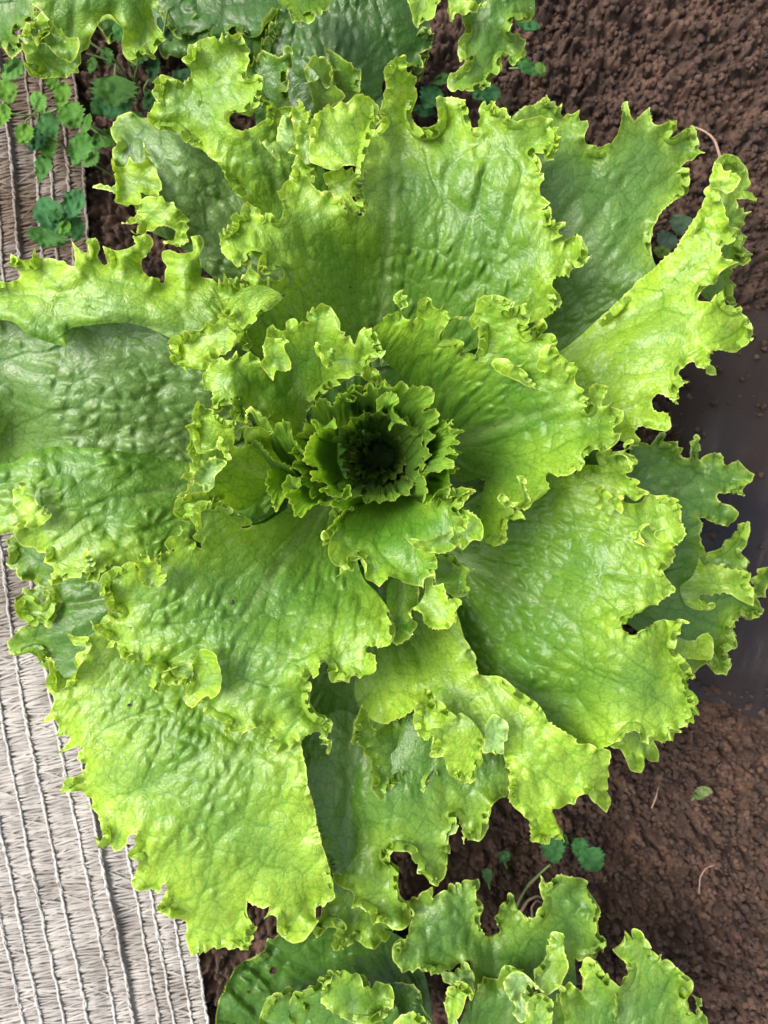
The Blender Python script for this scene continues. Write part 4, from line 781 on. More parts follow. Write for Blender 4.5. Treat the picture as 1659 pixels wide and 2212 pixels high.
# front of the heart
Lf(dict(s='21: V 1240,60 1250,100 1160,155 1110,220 1150,290 1190,250 1175,320 1190,400 1230,460 1290,485 1250,565 1330,520 1400,490 1390,440 1440,395 1480,460 1510,580 1560,600 1620,640 22: 0,600 50,550 110,575 200,610 280,640 345,660 340,600 415,545 440,600 435,500 445,400 425,350 530,350 600,320 640,270 680,330 740,260 840,240 850,120 790,30 740,0 12: 640,2180 780,2030 680,2000 590,2010 550,2060 460,2040 400,2130 H D: 905,1085 895,1050 850,1030 800,1032 768,1055 11: V 1400,2150 1300,2160 1200,2212',
        zc=[(700,1150,148),(740,1210,150),(820,1250,150),(900,1260,150),(940,1190,150),(1000,1120,150),(1000,1080,152),(820,1160,134),(880,1130,130),(780,1110,114),(870,1100,110),(930,1070,132),(830,1035,62),(885,1055,74),(785,1055,70)], base=(830,1060), tip=(820,1220), tone=(-.22,0,.0), ribw=0, frl=1.2, seed=75, ruf=.6, edgeL=40, blis=1.0, curls=[(720,1150,24,130,12),(960,1130,22,150,12)]),
   dict(s='22: V 185,215 230,280 300,330 425,355 530,345 600,320 635,260 630,190 600,120 640,60 700,20 735,80 710,150 650,210 660,290 680,330 H 560,250 V 600,200 590,140 540,180 470,210 400,240 300,240 220,225',
        zc=[(890,1170,158),(960,1190,156),(990,1130,158)], base=(960,1160), tip=(890,1170), tone=(.1,0,0), seed=76, cup=3.0, ruf=.2, edgeL=20, blis=.2),
   dict(s='22: V 0,930 50,930 30,850 H 50,600 250,560 V 300,650 300,740 280,830 220,870 240,920 280,970 250,1030 245,1070 180,1100 120,1135 75,1115 60,1050 20,980',
        zc=[(850,1350,128),(880,1370,128),(860,1280,110)], base=(870,1240), tip=(860,1390), tone=(-.2,.12,.1), seed=77, ruf=.6, edgeL=26, blis=.6),
   dict(s='22: V 345,600 415,545 430,640 510,620 530,690 550,760 620,740 660,760 670,810 625,830 630,890 600,970 550,1000 480,1010 400,990 350,950 330,900 300,850 230,850 240,920 215,880 240,835 H 290,800 V 350,700 360,650',
        zc=[(930,1270,138),(960,1340,142),(900,1330,136)], base=(900,1280), tip=(960,1350), tone=(.3,0,0), seed=78, cup=3.0, ruf=.3, edgeL=30, blis=.3),
   dict(s='22: H 430,500 V 430,360 530,350 630,400 640,450 695,455 700,490 790,490 720,550 740,590 750,630 740,680 660,740 600,730 540,690 H 440,620',
        zc=[(950,1210,128),(1010,1230,130),(980,1270,130)], base=(930,1220), tip=(1010,1250), tone=(-.1,.1,0), seed=79, ruf=.7, edgeL=20, blis=.6),
   label='small leaf in front of the heart, cupped, with lobed lower edge')

# ---- the heart: upright frilled leaves wrapped round the growing point
def frill(crest, foot, zt, zb, seed, amp=6.5, tone=0., dk=0., frac=.22, nv=30):
    P = np.array(crest, float); k = []
    n = len(P)
    prv = np.concatenate([P[:1], P[:-1]]); nxt = np.concatenate([P[1:], P[-1:]]); T = (nxt - prv) * .5
    for i in range(n - 1):
        L = np.linalg.norm(P[i+1] - P[i]); m = max(3, int(L / 1.5)); t = np.arange(m)[:, None] / m
        k.append((2*t**3-3*t**2+1)*P[i] + (t**3-2*t**2+t)*T[i] + (-2*t**3+3*t**2)*P[i+1] + (t**3-t**2)*T[i+1])
    Cc = np.concatenate(k + [P[-1:]]); m = len(Cc)
    S = np.concatenate([[0], np.cumsum(np.linalg.norm(np.diff(Cc, axis=0), axis=1))]); u = S / S[-1]
    Q = np.array(foot, float); uq = np.linspace(0, 1, len(Q)); Ft = np.stack([np.interp(u, uq, Q[:, i]) for i in range(2)], 1)
    tg = np.gradient(Cc, axis=0); tg /= np.linalg.norm(tg, axis=1)[:, None] + 1e-9; nr = np.stack([-tg[:, 1], tg[:, 0]], 1)
    kk = max(4, min(34, m // 6)); ker = np.exp(-.5 * (np.arange(-3*kk, 3*kk+1) / kk) ** 2); ker /= ker.sum()
    Cs = np.stack([np.convolve(np.pad(Cc[:, i], 3*kk, 'reflect', reflect_type='odd') if m > 3*kk else np.pad(Cc[:, i], 3*kk, 'edge'), ker, 'valid') for i in range(2)], 1)
    v = (np.linspace(0, 1, nv) ** .5)[None, :]; s = S[:, None]; gb = sstep(.78, 1, v)
    g = sstep(1 - frac, 1, v) ** 1.4
    wv = np.sin(s / 7.5 + 4.0 * noise2(s / 22., s*0, seed)) * (.7 + .5 * noise2(s / 30., s*0+4, seed)) + .55 * np.sin(s / 2.9 + 3 * noise2(s / 15., s*0+2, seed + 2)) * v**4
    wt = np.cos(s / 6.2 + 2.4 * noise2(s / 22., s*0, seed) + .6)
    X = Ft[:, 0:1]*(1-v) + (Cs[:, 0:1]*(1-gb) + Cc[:, 0:1]*gb)*v; Y = Ft[:, 1:2]*(1-v) + (Cs[:, 1:2]*(1-gb) + Cc[:, 1:2]*gb)*v
    bow = np.sin(np.pi * v) * 6
    X = X + nr[:, 0:1] * (wv * g * amp + bow) + tg[:, 0:1] * wt * g * amp * .45
    Y = Y + nr[:, 1:2] * (wv * g * amp + bow) + tg[:, 1:2] * wt * g * amp * .45
    zt_ = np.interp(u, np.linspace(0, 1, len(zt)), zt)[:, None]
    tooth = (np.abs(((s / 5.5 + noise2(s / 13., s*0+8, seed)) % 1) - .5) * 2) ** 1.6
    Z = zb + (zt_ - zb) * v ** .85 + g * (1.6 * wt + 1.7 * tooth * v**6) + .5 * fbm(X / 9., Y / 9. + v*5, seed, 2)
    W = at(X.ravel(), Y.ravel(), Z.ravel() / 1000.)
    F = grid_faces(nv, m); F = np.concatenate([F[:, [0, 1, 2]], F[:, [0, 2, 3]]])
    vv = np.broadcast_to(v, X.shape).ravel(); ed = np.clip(sstep(.60, 1, vv) + .2 * noise2(X.ravel() / 12., Y.ravel() / 12., seed) * vv + tone, 0, 1)
    col = np.array([.11, .28, .020]) * (1 - ed)[:, None] + np.array([.34, .56, .04]) * ed[:, None]
    low = sstep(.55, .0, vv)[:, None] * .5; col = col * (1 - low) + np.array([.20, .36, .04]) * low
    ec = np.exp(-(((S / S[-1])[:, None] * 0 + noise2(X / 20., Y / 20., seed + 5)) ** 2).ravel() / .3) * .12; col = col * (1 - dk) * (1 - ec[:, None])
    Um = (np.broadcast_to(s, X.shape).ravel()) * .23; Vm = vv * 30
    f1, f2, _ = worley(Um / 4., Vm / 9., seed); vn = np.stack([np.exp(-((f2-f1)/.07)**2) * .8, np.zeros(len(Um)), sstep(.95, 1, vv)], 1)
    return W, F, col, vn, np.stack([Um, Vm], 1)
def heart_leaf(label, *parts):
    Vs = []; n = 0; A = [[], [], [], []]; Fs = []
    for p in parts:
        W, F, c, v_, uv_ = frill(**p); Vs.append(W); Fs.append(F + n); n += len(W)
        for l, a in zip(A, (c, v_, uv_)): l.append(a)
    o = mesh_obj('leaf', np.concatenate(Vs) - np.array(lettuce.location), np.concatenate(Fs), M_LEAF, lettuce, True,
                 {'col': np.concatenate(A[0]), 'vein': np.concatenate(A[1])}, np.concatenate(A[2]))
    o['label'] = label; LOG['lettuce_plant'].append(o)
CR = lambda pts: [(521.2 + x * .3472, 740.6 + y * .3472) for x, y in pts]
heart_leaf('frilled heart leaf on the left, curling like a ribbon',
    dict(crest=CR([(580,450),(585,530),(500,520),(430,470),(480,560),(440,570),(400,640),(385,700),(390,745),(505,790),(430,800),(450,860),(540,890),(490,920),(600,960),(670,890),(680,950),(560,990),(620,1040),(690,1030),(600,1080),(510,1190)]),
         foot=CR([(610,540),(600,640),(600,740),(640,840),(740,900),(820,960),(800,1040)]), zt=[152,152,150,148,146,148,150], zb=72, seed=81, amp=3.2, tone=.22, nv=34))
heart_leaf('narrow frilled heart leaf at the far left',
    dict(crest=CR([(50,410),(110,450),(190,510),(180,570),(240,490),(300,490),(310,560),(370,660),(420,700)]), foot=CR([(300,800),(420,830),(520,860)]), zt=[150,150,148,146,140], zb=82, seed=82, amp=3, tone=.15),
    dict(crest=CR([(20,500),(40,640),(90,600),(180,700),(240,745),(300,760)]), foot=CR([(250,860),(420,860)]), zt=[140,138,136,130], zb=80, seed=87, amp=3.5, tone=-.05),
    dict(crest=CR([(160,790),(150,860),(180,960),(215,1050),(260,980),(250,930),(285,830),(350,840),(375,890),(280,940),(310,1010),(340,1075),(400,1060),(480,985),(520,1020),(590,960)]), foot=CR([(420,760),(470,830),(520,900),(560,960)]), zt=[126,130,134,140,146,146], zb=76, seed=83, amp=3, tone=.05))
heart_leaf('shaded frilled heart leaf at the upper left of the opening',
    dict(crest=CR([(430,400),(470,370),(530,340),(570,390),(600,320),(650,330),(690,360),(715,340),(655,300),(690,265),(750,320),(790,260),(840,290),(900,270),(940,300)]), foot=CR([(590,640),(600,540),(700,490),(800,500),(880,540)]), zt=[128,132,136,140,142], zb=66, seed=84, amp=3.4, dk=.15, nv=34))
heart_leaf('broad upright heart leaf forming the far wall of the opening',
    dict(crest=CR([(880,230),(940,280),(1000,240),(1055,270),(1120,260),(1190,290),(1195,370),(1130,420),(1215,410),(1220,500),(1150,540),(1210,570),(1150,640),(1190,700)]), foot=CR([(760,560),(860,590),(960,660),(1000,760),(980,860)]), zt=[148,148,146,144,138,132], zb=58, seed=85, amp=3, dk=.05, nv=40),
    dict(crest=CR([(840,435),(845,350),(900,312),(960,320),(985,360),(940,400),(955,440),(1040,515),(960,500),(920,550)]), foot=CR([(880,380),(900,400),(920,440),(930,470),(940,500)]), zt=[146,150,152,150,142,138], zb=118, seed=88, amp=1.5, tone=.15, nv=16))
heart_leaf('crisp frilled heart leaf on the right',
    dict(crest=CR([(1240,530),(1290,520),(1320,470),(1310,540),(1390,540),(1330,590),(1365,620),(1290,640),(1345,690),(1270,700),(1330,760),(1250,800),(1170,800),(1100,815),(1150,860),(1155,930),(1130,995),(1180,985),(1220,930),(1290,910),(1300,960),(1430,920),(1440,940),(1350,1030),(1370,1060)]),
         foot=CR([(1060,600),(1090,680),(1090,760),(1030,850),(1000,950),(1020,1000),(1100,1040)]), zt=[146,150,152,152,150,150,152], zb=74, seed=86, amp=3, tone=.2, nv=36))
def loopy(cx, cyy, rx, ry, a0, a1, A, lam, seed):
    """a crest that meanders in S-shaped loops along an arc"""
    rs = np.random.default_rng(seed); L = abs(a1 - a0) * (rx + ry) / 2; n = max(8, int(L / lam * 6)); p = []
    for k in range(n + 1):
        f = 2 * np.pi * k / 6.; a = a0 + (a1 - a0) * k / n; am = A * rs.uniform(.45, 1.25)
        r = am * math.sin(f); da = (am * .62 * math.sin(2 * f + .5)) / rx
        p.append((cx + (rx + r) * math.cos(a + da) + rs.normal() * .8, cyy + (ry + r) * math.sin(a + da) + rs.normal() * .8))
    return p
def cup(cx, cyy, rx, ry, a0, a1, zt, zb, A, lam, seed, inner=.62, **k):
    ft = [(cx + rx * inner * math.cos(a), cyy + ry * inner * math.sin(a)) for a in np.linspace(a0, a1, 8)]
    z = [zt, zt + 3, zt - 2, zt + 2, zt]
    return dict(crest=loopy(cx, cyy, rx, ry, a0, a1, A, lam, seed), foot=ft, zt=z, zb=zb, seed=seed, amp=1.6, **k)
heart_leaf('curly young leaf tucked between the right inner leaf and the heart', cup(818, 985, 168, 138, -.62, .72, 140, 84, 11, 38, 301, .70, tone=.15, nv=30))
heart_leaf('curly young leaf above the heart opening', cup(812, 985, 128, 158, -2.25, -.95, 136, 84, 10, 36, 302, .72, tone=.05, nv=30))
heart_leaf('curly young leaf left of the heart opening', cup(805, 985, 172, 128, 2.35, 3.7, 132, 78, 11, 38, 303, .70, tone=.10, nv=30))
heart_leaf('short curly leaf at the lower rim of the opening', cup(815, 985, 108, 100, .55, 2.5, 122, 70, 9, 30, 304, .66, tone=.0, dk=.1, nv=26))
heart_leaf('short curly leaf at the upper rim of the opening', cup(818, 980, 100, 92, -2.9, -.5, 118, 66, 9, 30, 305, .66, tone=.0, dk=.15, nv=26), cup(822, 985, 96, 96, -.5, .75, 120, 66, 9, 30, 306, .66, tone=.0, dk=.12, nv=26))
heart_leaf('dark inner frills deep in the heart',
    *[cup(cx, cyy, r, r * .95, a0, a1, zt, 28, am, 22, 90 + i, .5, dk=.45, nv=18)  # dk adds the shade of the deep opening to the frill colour
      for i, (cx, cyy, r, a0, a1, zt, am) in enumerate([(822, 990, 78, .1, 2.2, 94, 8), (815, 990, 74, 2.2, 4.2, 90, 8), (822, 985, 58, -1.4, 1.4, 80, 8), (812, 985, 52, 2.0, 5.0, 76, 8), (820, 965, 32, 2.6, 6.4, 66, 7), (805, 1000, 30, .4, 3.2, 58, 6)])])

# ================================================================ neighbours, their shade painted into the leaf colours through dk
# plant at the top left corner
p = empty('lettuce_plant', centre(160, -60, .01), 'green lettuce at the top left corner, above the small weeds', 'lettuce', 'neighbouring lettuces round the big one')
lettuce['group'] = 'lettuces in the bed'; p['group'] = 'lettuces in the bed'
leaf(p, [dict(s='00: H -150,-100 300,-100 V 330,20 310,180 230,210 150,310 170,350 210,400 130,475 90,485 40,430 0,415 -100,400', zc=[(0,0,78),(60,50,78),(20,110,70)], base=(40,-120), tip=(20,110), tone=(-.3,0.37,0), seed=101, ruf=.6, edgeL=24, blis=.7)])
leaf(p, [dict(s='00: H 330,-100 V 290,40 340,70 320,120 320,200 300,230 230,205 220,240 155,310 215,370 205,440 240,500 235,580 260,600 270,670 330,695 420,690 520,680 580,690 640,640 680,635 690,570 705,545 690,450 740,420 780,340 830,260 900,210 980,200 1040,240 1085,290 1070,370 1060,430 1090,500 1170,540 1200,500 1210,480 1340,500 1345,420 1440,345 1400,280 1350,190 1330,100 1400,70 1350,0 H 1330,-100',
     zc=[(80,20,104),(60,90,98),(100,160,92),(170,110,92),(200,60,100),(260,30,104),(330,40,100),(290,120,92),(340,80,96)], base=(200,-160), tip=(140,150), tone=(-.12,0.16,.05), seed=102, ruf=.8, edgeL=40, blis=.5, curl=.7, curls=[(240,50,44,150,12),(275,90,20,150,12)]),
     dict(s='00: V 320,200 320,130 360,90 410,150 420,230 430,290 480,265 560,300 620,350 680,330 690,400 660,480 600,530 540,490 450,440 380,340 330,400 300,330', zc=[(90,50,110),(110,80,108),(150,110,108),(100,90,106)], base=(140,30), tip=(110,110), tone=(-.05,0.22,0), seed=103, ruf=.6, edgeL=20)])
# plant at the top
p = empty('lettuce_plant', centre(650, -60, .01), 'shaded lettuce cut off by the top edge, its lowest leaves dark', 'lettuce', 'lettuces in the bed')
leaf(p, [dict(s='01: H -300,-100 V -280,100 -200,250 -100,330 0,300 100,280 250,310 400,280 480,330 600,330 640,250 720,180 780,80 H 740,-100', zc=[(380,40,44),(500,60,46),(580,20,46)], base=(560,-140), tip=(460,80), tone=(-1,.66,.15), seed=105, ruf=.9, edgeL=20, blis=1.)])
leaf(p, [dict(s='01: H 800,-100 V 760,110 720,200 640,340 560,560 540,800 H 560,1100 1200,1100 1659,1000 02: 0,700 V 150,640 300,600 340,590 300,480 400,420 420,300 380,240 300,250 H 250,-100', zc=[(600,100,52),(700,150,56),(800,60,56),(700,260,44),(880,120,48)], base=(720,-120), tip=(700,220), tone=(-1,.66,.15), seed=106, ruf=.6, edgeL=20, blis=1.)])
leaf(p, [dict(s='01: H 650,1000 V 600,900 460,660 470,600 520,570 580,510 590,470 610,420 650,450 690,480 720,490 745,498 780,490 800,410 830,395 860,415 860,500 840,580 830,640 820,740 850,880 H 900,1000', zc=[(560,120,82),(620,110,90),(600,200,78)], base=(620,260), tip=(600,120), tone=(-.5,.38,.1), seed=107, ruf=.6, edgeL=30, blis=.8)])
leaf(p, [dict(s='01: V 970,605 1010,540 1060,510 1130,485 1190,560 1215,680 1210,760 1240,775 1300,790 1325,830 1250,900 1150,950 H 1080,1060 V 1050,900 1020,780 985,680', zc=[(670,150,88),(700,180,92),(720,220,84)], base=(700,270), tip=(690,120), tone=(-.1,0.22,.2), seed=108, ruf=.4, edgeL=22, blis=.5),
         dict(s='01: V 975,605 1010,545 1060,512 1130,485 1190,560 1215,680 1200,755 1150,750 1110,690 1090,680 1050,710 1010,730 990,690', zc=[(670,140,94),(700,130,96),(700,180,92)], base=(700,190), tip=(690,125), tone=(-.4,0.17,.7), seed=109, ruf=.2, edgeL=12, blis=.3, under=.35)])
leaf(p, [dict(s='01: V 1150,435 1250,460 1330,530 1380,555 1400,590 1455,600 1450,760 1480,860 1400,870 H 1290,900 V 1250,780 1225,700 1220,600 1180,520', zc=[(710,120,92),(760,160,92),(750,210,84)], base=(760,240), tip=(710,110), tone=(-.25,0.24,.1), seed=110, ruf=.5, edgeL=22, blis=.6)])
leaf(p, [dict(s='01: H 740,-100 V 740,0 770,60 850,120 870,200 960,180 1080,140 1180,40 1190,-20 H 1180,-100', zc=[(620,10,100),(650,20,104),(690,10,100)], base=(650,-80), tip=(650,40), tone=(-.3,0.22,0), seed=111, ruf=1., edgeL=24, blis=.8)])
leaf(p, [dict(s='02: H 190,-100 V 200,0 240,120 250,180 295,250 350,190 430,130 440,80 490,0 H 490,-100', zc=[(900,30,100),(930,10,102)], base=(910,-80), tip=(905,60), tone=(.1,0.12,0), seed=112, ruf=.5, edgeL=40, blis=.4)])
leaf(p, [dict(s='02: H 540,-100 V 560,60 580,175 640,120 670,130 690,200 700,260 650,350 640,450 660,520 720,510 700,560 640,600 570,650 555,740 600,780 690,800 760,790 900,750 930,690 1000,640 1015,520 1060,490 1090,540 1130,560 1180,500 1200,430 1215,410 1210,330 1120,310 1095,240 1110,190 1200,180 1280,160 H 1290,-100',
         zc=[(980,40,96),(1050,30,92),(1010,110,92),(1000,190,86),(1120,70,84)], base=(1060,-120), tip=(1010,190), tone=(-.18,0.20,.12), seed=113, ruf=.7, edgeL=30, blis=1.1),
         dict(s='02: V 560,60 565,130 580,175 640,120 700,125 800,80 905,15 820,25 740,30 690,0 H 650,-100 560,-100', zc=[(980,30,104),(1020,20,104),(1040,5,104)], base=(1000,-60), tip=(975,40), tone=(.25,0.12,0), seed=114, ruf=.3, edgeL=24, blis=.3)])
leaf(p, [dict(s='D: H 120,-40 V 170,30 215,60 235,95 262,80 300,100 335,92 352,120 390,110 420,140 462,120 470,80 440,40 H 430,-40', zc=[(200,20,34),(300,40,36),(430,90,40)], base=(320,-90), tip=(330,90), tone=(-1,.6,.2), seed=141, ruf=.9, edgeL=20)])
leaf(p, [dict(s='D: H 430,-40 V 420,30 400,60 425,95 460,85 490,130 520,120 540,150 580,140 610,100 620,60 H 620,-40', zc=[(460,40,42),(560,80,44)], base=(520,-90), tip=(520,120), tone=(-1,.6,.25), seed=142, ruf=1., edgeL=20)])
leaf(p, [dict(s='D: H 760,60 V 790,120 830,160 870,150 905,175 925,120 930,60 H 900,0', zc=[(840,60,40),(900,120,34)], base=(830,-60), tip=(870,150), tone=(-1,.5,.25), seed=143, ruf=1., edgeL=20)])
# plant at the bottom
p = empty('lettuce_plant', centre(1000, 2330, .01), 'lettuce cut off by the bottom edge, one leaf with a brown spot', 'lettuce', 'lettuces in the bed')
leaf(p, [dict(s='31: V 740,1440 640,1500 630,1570 500,1640 400,1680 340,1780 295,1860 290,1910 240,1980 220,2080 210,2300 H 230,2500 1300,2500 32: 400,2200 200,1500 31: 1500,1350 1100,1380', zc=[(500,2050,56),(580,2020,62),(480,2180,50),(700,2100,48),(800,2050,56)], base=(900,2330), tip=(520,2060), tone=(-.8,0.42,.10), seed=121, ruf=1.1, edgeL=24, blis=2.0, holes=[(590,2097,8),(537,2143,4)])])
leaf(p, [dict(s='31: H 900,2500 V 880,2212 840,2080 900,1930 1000,1900 1090,1830 1150,1770 1240,1755 1330,1780 1400,1800 1490,1790 1535,1850 1530,1950 1640,1960 32: 60,2000 H 120,2500', zc=[(640,2150,76),(720,2110,82),(800,2120,82),(740,2200,74)], base=(800,2340), tip=(720,2110), tone=(-.3,0.27,.1), seed=122, ruf=1.2, edgeL=26, blis=1.)])
leaf(p, [dict(s='32: V 190,1150 300,1100 420,1040 400,1090 480,1110 560,1020 640,1000 740,985 820,970 830,1010 790,1090 860,1210 830,1290 830,1370 880,1420 950,1420 990,1390 960,1280 1010,1180 1090,1090 1130,1120 1150,1200 1200,1270 1270,1310 1330,1260 1370,1100 1340,1000 1360,930 1410,1010 1500,925 1600,940 33: -10,950 20,950 100,985 110,1060 170,1150 210,1230 180,1320 200,1430 260,1500 250,1560 150,1620 0,1640 H 32: 1659,1900 1500,2200 1300,2500 500,2500 760,1900 V 770,1760 720,1690 550,1760 400,1775 300,1740 200,1760 90,1690 70,1600 100,1530 190,1470 220,1370 235,1290 210,1160',
         zc=[(900,1950,74),(860,2070,84),(950,2080,76),(1030,1920,76),(1060,2040,66),(1130,1950,74),(1250,1920,80),(1280,2020,78),(1180,2060,62),(1100,2180,54),(1000,2200,56)], base=(1080,2330), tip=(1060,1950), tone=(-.22,0.22,.28), seed=123, ruf=.8, edgeL=34, blis=.9)])
leaf(p, [dict(s='33: V 420,1395 460,1450 500,1400 540,1400 600,1480 640,1540 640,1590 750,1630 740,1680 800,1680 880,1730 950,1790 1005,1840 1000,1900 940,1950 950,1990 940,2060 990,2100 1050,2080 1020,2000 990,1930 1085,1990 1060,2080 1100,2150 1140,2212 H 1180,2500 0,2500 32: 1560,2400 V 1560,2200 1540,1900 1600,1850 33: 0,1900 60,1950 80,1820 200,1720 250,1760 300,1830 340,1870 400,1850 440,1700 380,1640 310,1560 400,1470',
         zc=[(1350,2030,84),(1400,2060,86),(1480,2120,82),(1500,2200,78),(1380,2160,80),(1290,2130,86),(1250,2190,84)], base=(1330,2330), tip=(1380,2020), tone=(-.1,0.15,.12), seed=124, ruf=.7, edgeL=46, blis=.7)], label='leaf with a brown tip and a dull brown spot')
leaf(p, [dict(s='32: V 1290,1810 1380,1650 1430,1560 1440,1450 1490,1425 1550,1440 1560,1600 1595,1720 1540,1840 1480,1920 1410,1948 1330,1900', zc=[(1160,2110,88),(1200,2030,94),(1210,2100,92)], base=(1160,2140), tip=(1210,2020), tone=(.0,0.24,0), seed=125, ruf=.5, edgeL=40, blis=.6),
         dict(s='32: V 1045,1830 1100,1770 1180,1760 1260,1820 1310,1880 1380,1945 1300,1900 1240,1895 1200,1990 1240,2060 1220,2160 1170,2180 1120,2150 1130,2050 1060,1970', zc=[(1110,2120,92),(1140,2110,94),(1120,2180,90)], base=(1130,2190), tip=(1120,2100), tone=(-.2,0.12,.5), seed=126, ruf=.3, edgeL=12, blis=.4, under=.4),
         dict(s='32: H 1230,2400 V 1230,2130 1260,1990 1360,1950 1440,2000 1470,2080 1450,2212 H 1450,2400', zc=[(1150,2180,92),(1190,2160,94)], base=(1160,2290), tip=(1170,2140), tone=(.1,0.12,0), seed=127, ruf=.6, edgeL=36, blis=.5)])
leaf(p, [dict(s='32: V 520,2010 570,1900 620,1860 700,1870 790,1940 700,2000 650,2080 620,2160 640,2212 H 640,2400 560,2400 V 550,2150', zc=[(970,2150,86),(1010,2130,90),(980,2200,84)], base=(980,2270), tip=(1000,2130), tone=(.15,0.12,0), seed=128, ruf=.5, edgeL=34, blis=.4),
         dict(s='32: H 480,1740 V 550,1760 720,1690 765,1760 770,1880 780,1950 620,1870 580,1900 500,1800', zc=[(980,2100,80),(1010,2090,80)], base=(960,2100), tip=(1020,2110), tone=(-.1,0.12,.5), seed=129, ruf=.3, edgeL=14, blis=.5)])
leaf(p, [dict(s='32: H 60,2500 V 80,2212 130,2160 230,2110 320,2140 420,2230 H 440,2500', zc=[(880,2200,86),(900,2220,84)], base=(890,2300), tip=(885,2180), tone=(.2,0.12,.1), seed=130, ruf=.5, edgeL=36, blis=.4),
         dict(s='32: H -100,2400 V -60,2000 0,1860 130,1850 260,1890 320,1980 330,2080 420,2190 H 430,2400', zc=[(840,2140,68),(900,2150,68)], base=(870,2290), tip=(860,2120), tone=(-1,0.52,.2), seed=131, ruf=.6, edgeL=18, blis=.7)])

leaf(p, [dict(s='D: H 1020,2290 V 1030,2140 1045,2110 1075,2120 1090,2090 1130,2085 1120,2130 1160,2150 1150,2200 H 1160,2290', zc=[(1080,2130,72),(1130,2120,76),(1080,2200,62)], base=(1090,2330), tip=(1100,2090), tone=(-.2,.2,.1), seed=151, ruf=1.1, edgeL=30)])
leaf(p, [dict(s='D: H 1200,2290 V 1190,2180 1215,2130 1240,2150 1262,2120 1250,2090 1280,2075 1310,2110 1330,2150 1320,2200 H 1330,2290', zc=[(1240,2140,86),(1290,2110,88),(1260,2200,80)], base=(1265,2330), tip=(1270,2080), tone=(-.05,.1,.1), seed=152, ruf=1.1, edgeL=30)])
leaf(p, [dict(s='D: H 560,2290 V 560,2200 590,2150 640,2140 660,2170 700,2150 720,2190 H 730,2290', zc=[(600,2180,70),(680,2180,72)], base=(640,2330), tip=(640,2140), tone=(-.3,.25,.1), seed=153, ruf=1.2, edgeL=26)])
leaf(p, [dict(s='D: V 690,2150 700,2120 730,2100 770,2100 790,2130 830,2120 850,2150 840,2190 800,2210 740,2200', zc=[(720,2130,88),(800,2140,90),(770,2190,84)], base=(770,2230), tip=(760,2110), tone=(-.1,.1,.1), seed=154, ruf=1.2, edgeL=26)])

# ================================================================ weeds
def ovate(px, py, rx, ry, rot, z, n=11, pointed=.3, serr=.13, fold=.0016, tilt=(0, 0), seed=0):
    """small leaf: grid over an egg outline"""
    nu, nv = 15, 17; u = np.linspace(-1, 1, nu)[None, :]; v = np.linspace(0, 1, nv)[:, None]
    wd = np.sin(np.pi * v ** (.78)) ** (.62 + pointed) * (1 + serr * np.sign(np.sin(v * 40 + seed)) * (np.abs(u) > .9)) + .02
    X = u * wd * rx; Y = (v - .5) * 2 * ry + 0 * u
    c, s = math.cos(rot), math.sin(rot)
    PX = px + X * c - Y * s; PY = py + X * s + Y * c
    Z = z + fold * np.abs(u * wd) ** 1.3 * rx / 20 + .0012 * noise2(X / 8. + seed, Y / 8., seed) + tilt[0] * X / 1000 + tilt[1] * Y / 1000 - .0020 * (2*v-1)**2 * ry / 30
    W = at(PX.ravel(), PY.ravel(), Z.ravel()); F = grid_faces(nu, nv); F = np.concatenate([F[:, [0, 1, 2]], F[:, [0, 2, 3]]])
    uu = np.broadcast_to(u, X.shape).ravel(); vv = np.broadcast_to(v, X.shape).ravel()
    vein = np.exp(-(uu / .09) ** 2) + .8 * np.exp(-((((vv * 5 - np.abs(uu) * .9) % 1) - .5) / .09) ** 2) * (np.abs(uu) > .05)
    return W, F, np.clip(vein, 0, 1), np.stack([X.ravel() * .24, Y.ravel() * .24], 1)
